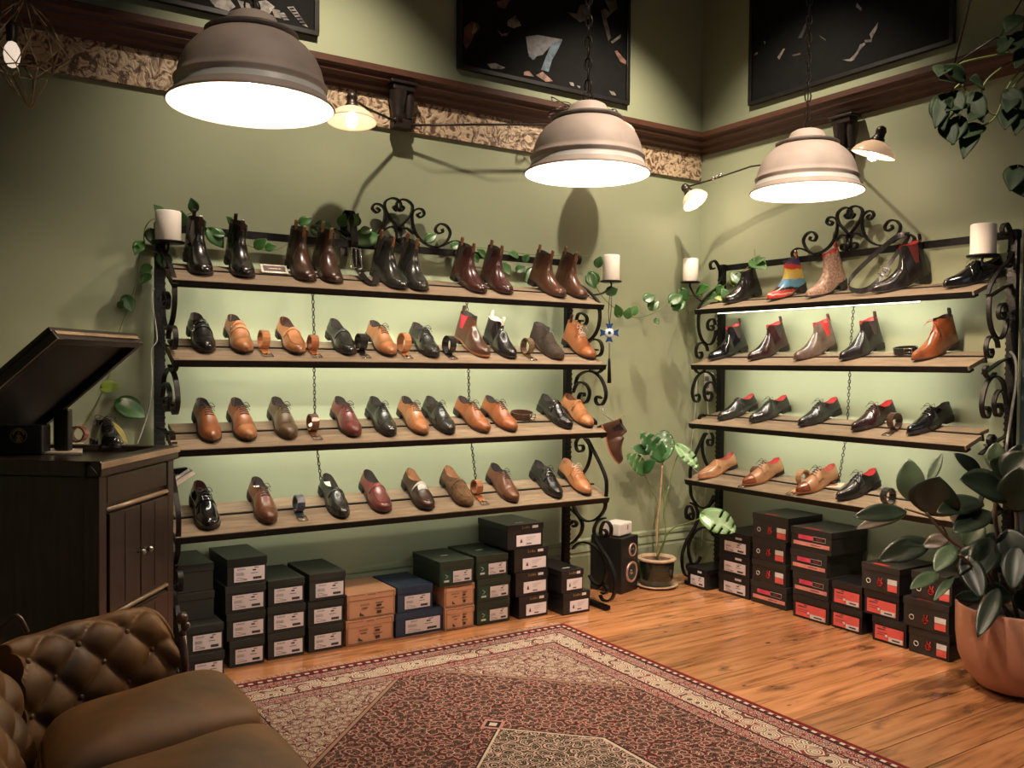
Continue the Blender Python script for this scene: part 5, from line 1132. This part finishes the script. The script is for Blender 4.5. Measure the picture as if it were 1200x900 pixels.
MB().box((.02, .012, .10), (cw-.02, .030, chh-.045)).box((.012, .02, .10), (.026, cdp-.02, chh-.045)).box((cw-.026, .02, .1), (cw-.012, cdp-.02, chh-.045)).box((.02, cdp-.03, .1), (cw-.02, cdp-.012, chh-.045)).box((.02, .02, 1.015), (cw-.02, cdp-.02, 1.031)).box((.02, .02, .10), (cw-.02, cdp-.02, .115)).build('carcass', M_wd, cb)
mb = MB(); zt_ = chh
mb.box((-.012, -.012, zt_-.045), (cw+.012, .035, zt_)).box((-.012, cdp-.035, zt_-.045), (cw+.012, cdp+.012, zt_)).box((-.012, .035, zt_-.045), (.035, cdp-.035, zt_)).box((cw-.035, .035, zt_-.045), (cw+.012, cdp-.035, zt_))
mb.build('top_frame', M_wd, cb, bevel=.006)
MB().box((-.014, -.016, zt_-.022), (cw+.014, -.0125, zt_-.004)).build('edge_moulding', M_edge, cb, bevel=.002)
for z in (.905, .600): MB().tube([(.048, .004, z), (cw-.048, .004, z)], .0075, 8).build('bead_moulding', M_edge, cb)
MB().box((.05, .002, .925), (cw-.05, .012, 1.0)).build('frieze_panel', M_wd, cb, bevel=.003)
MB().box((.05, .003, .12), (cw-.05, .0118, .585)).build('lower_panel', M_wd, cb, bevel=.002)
for k, (z0, z1) in enumerate(((.612, .893), (.13, .58))):
    for s in (0, 1):
        a = .05+s*(cw-.1)/2+.003; b = a+(cw-.1)/2-.006
        d = MB().box((a, -.004, z0), (b, .0115 if k == 0 else .0028, z1)).build('door', M_wd, cb, bevel=.002)
        MB().box(((a+b)/2-.004, -.0052, z0+.01), ((a+b)/2+.0, -.0041, z1-.01)).build('panel_groove', M_in, d)
        kx = b-.02 if s == 0 else a+.02
        MB().sphere((kx, -.022, (z0+z1)/2+.0 if k == 0 else z1-.17), .010, 10).tube([(kx, -.004, (z0+z1)/2 if k == 0 else z1-.17), (kx, -.02, (z0+z1)/2 if k == 0 else z1-.17)], .004).build('knob', M_gold, d)
# lid, hinged along the left edge of the top
th = math.radians(40)
lidM = Matrix.Translation((0, cdp-.0, zt_+.006)) @ Matrix.Rotation(-th, 4, 'X')
mb = MB(); mb.box((-.012, -cdp-.012, .030), (cw+.012, 0, .046), lidM); mb.build('lid_board', M_eb, cb, bevel=.004)
mb = MB().box((-.012, -cdp-.012, 0), (.012, 0, .030), lidM).box((cw-.012, -cdp-.012, 0), (cw+.012, 0, .030), lidM).box((.012, -cdp-.012, 0), (cw-.012, -cdp+.012, .03), lidM).box((.012, -.02, 0), (cw-.012, 0, .03), lidM)
mb.build('lid_rim', M_eb, cb, bevel=.003)
MB().box((-.0135, -cdp-.0135, .001), (-.0105, 0, .004), lidM).box((.0, -cdp-.0145, .018), (cw, -cdp-.0125, .030), lidM).build('lid_edge_line', M_edge, cb)
MB().box((.013, -cdp+.013, .022), (cw-.013, -.021, .029), lidM).build('lid_lining', M_in, cb)
# things standing on the inner deck
ZD = 1.032
rz_f = math.atan2(_F.y, _F.x) - PI/2
pb = thing('presentation_box', 'black box with round gold emblem standing under the open cabinet lid', 'box', mtx=Matrix.Translation(onZ(22, 533, ZD)) @ Matrix.Rotation(rz_f+.12, 4, 'Z'))
MB().box((-.13, 0, 0), (.070, .07, .092)).build('box_body', M_spk, pb, bevel=.006)
mb = MB()
mb.tube([(.024*math.cos(a), -.0012, .060+.022*math.sin(a)) for a in [2*PI*k/20 for k in range(20)]], .0013, 5, True)
mb.tube([(.016*math.cos(a), -.0012, .063+.014*math.sin(a)) for a in [PI*k/10 for k in range(11)]], .0024, 5)
mb.box((-.007, -.0022, .041), (.007, -.0006, .051)).sphere((0, -.002, .057), .006, 6, (1, .3, 1)); mb.tube([(-.013, -.0014, .045), (0, -.0014, .071), (.013, -.0014, .045)], .0014, 4)
mb.build('gold_emblem', M_goldp, pb)
ph = thing('card_reader', 'upright black card reader with blue edge on the cabinet', 'device', mtx=Matrix.Translation(onZ(71, 528, ZD+.008)) @ Matrix.Rotation(rz_f-.3, 4, 'Z'))
MB().box((-.028, 0, 0), (.028, .022, .132)).build('case', M_spk, ph, bevel=.004); MB().box((-.0295, .001, .01), (-.0275, .014, .125)).build('side_trim', mat('blue_trim', (.05, .12, .22), .3), ph)
q4 = [onZ(a, b, ZD) for a, b in ((30, 532), (58, 523), (98, 521), (96, 533))]
pa = thing('paper_sheets', 'white paper sheets lying on the cabinet top', 'paper', (q4[0]+q4[2])/2)
MB().add([v-(q4[0]+q4[2])/2+Vector((0, 0, dz)) for dz in (.0005, .0065) for v in q4], [(3,2,1,0), (4,5,6,7), (0,1,5,4), (1,2,6,5), (2,3,7,6), (3,0,4,7)]).build('sheet', WHT, pa)
bb2 = shoe('display_shoe', 'glossy black shoe on the cabinet top beside the white papers', 'shoe', Matrix.Translation(onZ(112, 523.5, ZD+.001)) @ Matrix.Rotation(.75+rz_f, 4, 'Z'), 'oxford', up=PAT, L=.20, wid=.8)
rl_p = onZ(92, 519, ZD+.002)
rl = thing('leather_roll', 'rolled burgundy leather strap behind the black shoe on the cabinet', 'strap', rl_p, rz_f)
MB().ribbon([( (.030-.006*k/24)*math.cos(2*PI*k/12), .0, .031+(.030-.006*k/24)*math.sin(2*PI*k/12)) for k in range(25)], (0, 1, 0), .035, .003).build('strap', BUR, rl)
# price block behind the cabinet
pk = onY(214, 556, -.30)
sb = thing('sneaker_display', 'white-soled dark sneaker tilted on a small white ledge between cabinet and rack', 'shoe', mtx=Matrix.Translation(pk) @ Matrix.Rotation(math.radians(-32), 4, 'Y'))
MB().box((-.05, -.03, -.022), (.04, .05, -.002)).build('ledge', WHT, sb, bevel=.002); MB().box((-.05, -.02, 0), (.030, .04, .012)).build('sole', M_white, sb, bevel=.004)
MB().grid([[Vector((-.05+.078*k/6, -.018+.056*j/6, .012+(.045*(1-k/7))*math.sin(PI*j/6)**.6)) for j in range(7)] for k in range(7)]).build('upper', BLK, sb)

# ------------------------------------------------------------------ tufted sofa
def velvet():
    m = mat('bronze_velvet', (.125, .060, .014), .6, scale=5, var=.36, sheen=.3); return m  # noise tones put the mottled sheen of the velvet into its colour
M_vel = velvet(); M_carv = mat('carved_wood', (.06, .03, .02), .3, coat=.4)
so_ = thing('tufted_sofa', 'bronze velvet button-tufted sofa in the bottom left corner', 'sofa', (-3.8, -2.3, 0)); OI = Matrix.Translation((3.8, 2.3, 0))
def sweep(path, prof, p_, q_, name, amp=.030, flip=1):
    P = crv(path, 14); Ls = [0]
    for a, b in zip(P[:-1], P[1:]): Ls.append(Ls[-1]+(b-a).length)
    pr_ = crv([(a, b, 0) for a, b in prof], 7); Ps = [0]
    for a, b in zip(pr_[:-1], pr_[1:]): Ps.append(Ps[-1]+(b-a).length)
    rows = []; tuft_end = .40; btn = MB()
    for i, c in enumerate(P):
        t = (P[min(i+1, len(P)-1)]-P[max(i-1, 0)]).normalized(); n = Vector((t.y, -t.x, 0))*flip
        row = []
        for k, d in enumerate(pr_):
            # local normal of the profile
            e = (pr_[min(k+1, len(pr_)-1)]-pr_[max(k-1, 0)]).normalized(); pn = Vector((-e.y, e.x, 0))
            v = Ps[k]; s = Ls[i]; al = s/p_+v/q_; be = s/p_-v/q_
            w_ = max(0, min(1, (tuft_end-v)/.05))
            pil = (abs(math.sin(PI*al))*abs(math.sin(PI*be)))**.42
            dd = amp*(pil-1)*w_
            # deep dimples at the buttons
            x = d.x + pn.x*dd; z = d.y + pn.y*dd
            if name == 'arm': z -= max(0, z-.45)*.45*max(0, 1-s/.075)**2
            row.append(OI @ (c + n*x + Vector((0, 0, z))))
        rows.append(row)
    o = MB().grid(rows).build(name, M_vel, so_, sub=1)
    for i in (0, -1): MB().add(rows[i] , [tuple(range(len(rows[i])))]).build('end_panel', M_vel, so_)
    # buttons
    n = 0
    for a in range(0, 14):
        for b in range(-8, 9):
            s = p_*(a+b)/2; v = q_*(a-b)/2
            if .02 < s < Ls[-1]-.02 and .05 < v < tuft_end-.05:
                i = min(range(len(Ls)), key=lambda i: abs(Ls[i]-s)); k = min(range(len(Ps)), key=lambda k: abs(Ps[k]-v))
                MB().sphere(rows[i][k], .009, 8).build('button', M_vel, so_)
    return rows
profA = [(.012, .30), (.004, .40), (-.004, .48), (.0, .56), (.018, .615), (.05, .642), (.085, .632), (.105, .590), (.10, .54), (.092, .45), (.092, .25), (.09, .10)]
sweep([(-3.598, -1.585, 0), (-3.70, -1.61, 0), (-3.83, -1.66, 0), (-3.95, -1.735, 0), (-3.99, -1.775, 0)], profA, .135, .15, 'arm')
profB = [(.0, .30), (.0, .40), (.012, .48), (.04, .56), (.075, .62), (.115, .655), (.16, .655), (.19, .61), (.18, .54), (.16, .4), (.16, .1)]
sweep([(-3.975, -1.78, 0), (-4.0, -1.90, 0), (-4.03, -2.10, 0), (-4.055, -2.45, 0), (-4.06, -3.05, 0)], profB, .14, .16, 'backrest')
def cushion(c, z0, z1):
    FL, FR, NR, NL = [Vector((*a, 0)) for a in c]; n = 22; rows = []; cx_ = (FL+FR+NR+NL)/4
    f = lambda u: (1-abs(2*u-1)**4.5)
    def pt(u, v, top):
        p = (FL*(1-u)+FR*u)*(1-v)+(NL*(1-u)+NR*u)*v
        # rounded front corners
        du, dv = 2*u-1, 2*v-1
        rcn = max(0, abs(du)**5*abs(dv)**5)*.09
        p = p + (cx_-p)*rcn
        h = (max(0, f(u))**.42)*(max(0, f(v))**.42)
        z = z0+(z1-z0)*h + .022*math.sin(PI*u)*math.sin(PI*v) + .004*math.sin(9*u+5*v) if top else z0-.075*h**.5
        return OI @ Vector((p.x, p.y, z))
    us = [.5-.5*math.cos(PI*k/n) for k in range(n+1)]
    MB().grid([[pt(u, v, True) for u in us] for v in us]).grid([[pt(u, v, False) for u in us] for v in us]).build('seat_cushion', M_vel, so_, sub=1)
    e = [pt(u, 0, True) for u in us]+[pt(1, v, True) for v in us[1:]]+[pt(u, 1, True) for u in reversed(us[:-1])]+[pt(0, v, True) for v in reversed(us[1:-1])]
    MB().tube(e, .0055, 6, True).build('piping', M_vel, so_)
cushion([(-3.965, -1.745), (-3.470, -1.585), (-3.470, -1.985), (-3.985, -2.105)], .40, .478)
cushion([(-3.985, -2.115), (-3.462, -1.995), (-3.475, -2.47), (-4.0, -2.53)], .39, .468)
cushion([(-4.0, -2.54), (-3.475, -2.48), (-3.50, -2.95), (-4.01, -2.98)], .39, .465)
bs = [(-3.50, -1.60), (-3.50, -2.98), (-4.10, -3.0), (-4.10, -1.85), (-3.95, -1.70), (-3.60, -1.56)]
MB().add([OI @ Vector((*a, z)) for z in (.12, .295) for a in bs], [tuple(range(5, -1, -1)), tuple(range(6, 12))]+[(k, (k+1) % 6, 6+(k+1) % 6, 6+k) for k in range(6)]).build('seat_base', M_vel, so_, bevel=.01)
for a, b in ((-3.56, -1.66), (-3.56, -2.9), (-4.05, -2.9), (-4.02, -1.9)):
    MB().lathe([(.018, .0085), (.028, .05), (.020, .08), (.032, .125)], 14, OI @ Vector((a, b, 0)), cap=True).build('leg', M_carv, so_)
kb = MB(); c = OI @ onP(209, 725, (-3.55, -1.53, 0), (0, 1, .0)); 
for dx, dz, r in ((0, 0, .018), (.010, -.024, .014), (.002, -.044, .011)): kb.sphere(c+Vector((dx+.01, .0, dz)), r, 10)
kb.tube([c+Vector((.012, 0, -.05)), c+Vector((.02, 0, -.14)), c+Vector((.012, 0, -.28))], [.011, .010, .009], 8); kb.build('carved_knob', M_carv, so_)
kb = MB(); c = OI @ Vector((-4.055, -1.93, .735)); kb.tube(crv([c+Vector((.05, 0, -.02)), c+Vector((.03, .0, .02)), c, c+Vector((-.03, 0, .0))], 4), .006, 6); kb.build('back_trim', M_carv, so_)

# ------------------------------------------------------------------ patterned rug
def rug_mat():
    m = bpy.data.materials.new('persian_rug_pile'); m.use_nodes = True; t = m.node_tree; b = t.nodes['Principled BSDF']; L = t.links; b.inputs['Roughness'].default_value = .95; b.inputs['Specular IOR Level'].default_value = .1
    tc = nd(t, 'ShaderNodeTexCoord'); sp = nd(t, 'ShaderNodeSeparateXYZ'); L.new(tc.outputs['Object'], sp.inputs[0])
    def M_(op, a, b_=None, c=None):
        n = nd(t, 'ShaderNodeMath', operation=op)
        for k, v in enumerate((a, b_, c)):
            if v is None: continue
            if isinstance(v, (int, float)): n.inputs[k].default_value = v
            else: L.new(v, n.inputs[k])
        return n.outputs[0]
    ax = M_('ABSOLUTE', sp.outputs['X']); ay_ = M_('ABSOLUTE', sp.outputs['Y'])
    hx, hy = .985, 1.5
    e = M_('MINIMUM', M_('SUBTRACT', hx, ax), M_('SUBTRACT', hy, ay_))     # distance to the edge
    def motif(scale, stops, seed, feat='F1', rnd=1, warp=.03, sx=1, sy=1):
        mp = nd(t, 'ShaderNodeMapping'); L.new(tc.outputs['Object'], mp.inputs[0]); mp.inputs['Location'].default_value = (seed, seed*.7, 0); mp.inputs['Scale'].default_value = (sx, sy, 1)
        nz = nd(t, 'ShaderNodeTexNoise'); nz.inputs['Scale'].default_value = scale*.8; L.new(mp.outputs[0], nz.inputs['Vector'])
        ad = nd(t, 'ShaderNodeMix', data_type='VECTOR'); ad.inputs[0].default_value = warp; L.new(mp.outputs[0], ad.inputs[4]); L.new(nz.outputs[1], ad.inputs[5])
        vo = nd(t, 'ShaderNodeTexVoronoi'); vo.voronoi_dimensions = '2D'; vo.feature = feat; vo.inputs['Scale'].default_value = scale; vo.inputs['Randomness'].default_value = rnd; L.new(ad.outputs[1], vo.inputs['Vector'])
        d = M_('MULTIPLY', vo.outputs['Distance'], 1.0)
        rb = nd(t, 'ShaderNodeSeparateColor'); L.new(vo.outputs['Color'], rb.inputs[0])
        v = M_('FRACT', M_('ADD', M_('MULTIPLY', d, 1.25), M_('MULTIPLY', rb.outputs[0], .55)))
        cr = nd(t, 'ShaderNodeValToRGB'); L.new(v, cr.inputs[0]); r = cr.color_ramp; r.interpolation = 'CONSTANT'
        r.elements[0].color = (*stops[0][1], 1); r.elements[1].position = stops[1][0]; r.elements[1].color = (*stops[1][1], 1)
        for q, k in stops[2:]: el = r.elements.new(q); el.color = (*k, 1)
        return cr.outputs[0]
    red, dred, navy, cream, pink, olive, tan_, black = (.22,.024,.030), (.10,.014,.020), (.014,.014,.024), (.56,.47,.37), (.42,.22,.19), (.095,.09,.055), (.30,.19,.13), (.016,.010,.012)
    field = motif(34, [(0, red), (.08, dred), (.15, black), (.30, olive), (.38, black), (.48, tan_), (.53, dred), (.60, navy), (.72, red), (.78, cream), (.85, olive), (.94, pink)], 0)
    ivory = motif(32, [(0, dred), (.10, navy), (.20, cream), (.36, black), (.46, cream), (.62, olive), (.70, pink), (.80, black), (.88, cream), (.94, red)], 3.1)
    medal = motif(30, [(0, cream), (.14, black), (.30, tan_), (.38, black), (.52, olive), (.62, cream), (.72, navy), (.88, pink)], 7.7)
    guard = motif(30, [(0, dred), (.12, pink), (.38, dred), (.52, cream), (.64, navy), (.76, pink), (.90, red)], 5.5, rnd=.2)
    mainb = motif(17, [(0, red), (.10, olive), (.18, navy), (.26, cream), (.38, olive), (.44, cream), (.60, black), (.66, cream), (.80, dred), (.88, cream)], 9.2, rnd=.55)
    def mixc(f, a, b_):
        n = nd(t, 'ShaderNodeMix', data_type='RGBA'); L.new(f, n.inputs[0])
        for k, v in ((6, a), (7, b_)):
            if isinstance(v, tuple): n.inputs[k].default_value = (*v, 1)
            else: L.new(v, n.inputs[k])
        return n.outputs[2]
    inr = lambda v, a, b_: M_('MULTIPLY', M_('GREATER_THAN', v, a), M_('LESS_THAN', v, b_))
    # big hexagon (field) with corner spandrels
    dm = M_('ADD', ax, M_('SUBTRACT', ay_, 1.305))         # |x| + |y| - 1.305 <0 inside
    col = mixc(M_('GREATER_THAN', dm, 0), field, ivory); col = mixc(inr(dm, -.010, .010), col, tan_); col = mixc(inr(dm, -.016, -.010), col, black); col = mixc(inr(dm, .010, .016), col, dred)
    d2 = M_('MAXIMUM', M_('ADD', ax, M_('SUBTRACT', ay_, .55)), M_('SUBTRACT', ax, .26))
    col = mixc(M_('LESS_THAN', d2, 0), col, medal); col = mixc(inr(d2, 0, .012), col, cream); col = mixc(inr(d2, .012, .02), col, black)
    px_ = M_('ADD', ax, M_('ABSOLUTE', M_('SUBTRACT', ay_, .60))); col = mixc(M_('LESS_THAN', px_, .055), col, pink); col = mixc(M_('LESS_THAN', px_, .038), col, navy); col = mixc(M_('LESS_THAN', px_, .02), col, cream)
    col = mixc(M_('LESS_THAN', e, .285), col, guard); col = mixc(M_('LESS_THAN', e, .228), col, dred); col = mixc(M_('LESS_THAN', e, .220), col, mainb); col = mixc(M_('LESS_THAN', e, .118), col, dred); col = mixc(M_('LESS_THAN', e, .11), col, guard); col = mixc(M_('LESS_THAN', e, .05), col, (.035, .015, .02)); 
    ch_ = nd(t, 'ShaderNodeTexChecker'); ch_.inputs['Scale'].default_value = 50; L.new(tc.outputs['Object'], ch_.inputs['Vector']); ch_.inputs[1].default_value = (*cream, 1); ch_.inputs[2].default_value = (*dred, 1)
    col = mixc(inr(e, .024, .040), col, ch_.outputs[0]); col = mixc(M_('LESS_THAN', e, .024), col, (.13, .014, .016))
    for a in (.288, .226, .112, .05): col = mixc(inr(e, a, a+.005), col, black)
    nz = nd(t, 'ShaderNodeTexNoise'); nz.inputs['Scale'].default_value = 260; L.new(tc.outputs['Object'], nz.inputs['Vector'])
    hs = nd(t, 'ShaderNodeHueSaturation'); mr = nd(t, 'ShaderNodeMapRange'); mr.inputs[3].default_value = .7; mr.inputs[4].default_value = 1.3; L.new(nz.outputs[0], mr.inputs[0]); L.new(mr.outputs[0], hs.inputs['Value']); L.new(col, hs.inputs['Color'])
    L.new(hs.outputs[0], b.inputs['Base Color'])
    bp = nd(t, 'ShaderNodeBump'); bp.inputs['Strength'].default_value = .5; bp.inputs['Distance'].default_value = .003; L.new(nz.outputs[0], bp.inputs['Height']); L.new(bp.outputs[0], b.inputs['Normal'])
    return m
rgc = Vector((-2.462, -2.045, .0005))
rg = thing('persian_rug', 'large red and cream patterned rug with fringe on the floorboards', 'rug', rgc)
MB().box((-.985, -1.5, 0), (.985, 1.5, .008)).build('pile', rug_mat(), rg, bevel=.003)
mb = MB()
for s in (-1, 1):
    for k in range(280):
        x = -.98+1.96*k/279; a = random.uniform(-.02, .02); ln = random.uniform(.035, .06)
        mb.add([(x-.0022, s*1.499, .004), (x+.0022, s*1.499, .004), (x+a+.0022, s*(1.5+ln), .0015), (x+a-.0022, s*(1.5+ln), .0015)], [(0, 1, 2, 3)])
mb.build('fringe', mat('fringe_cotton', (.42, .33, .24), .9), rg, kind='stuff')
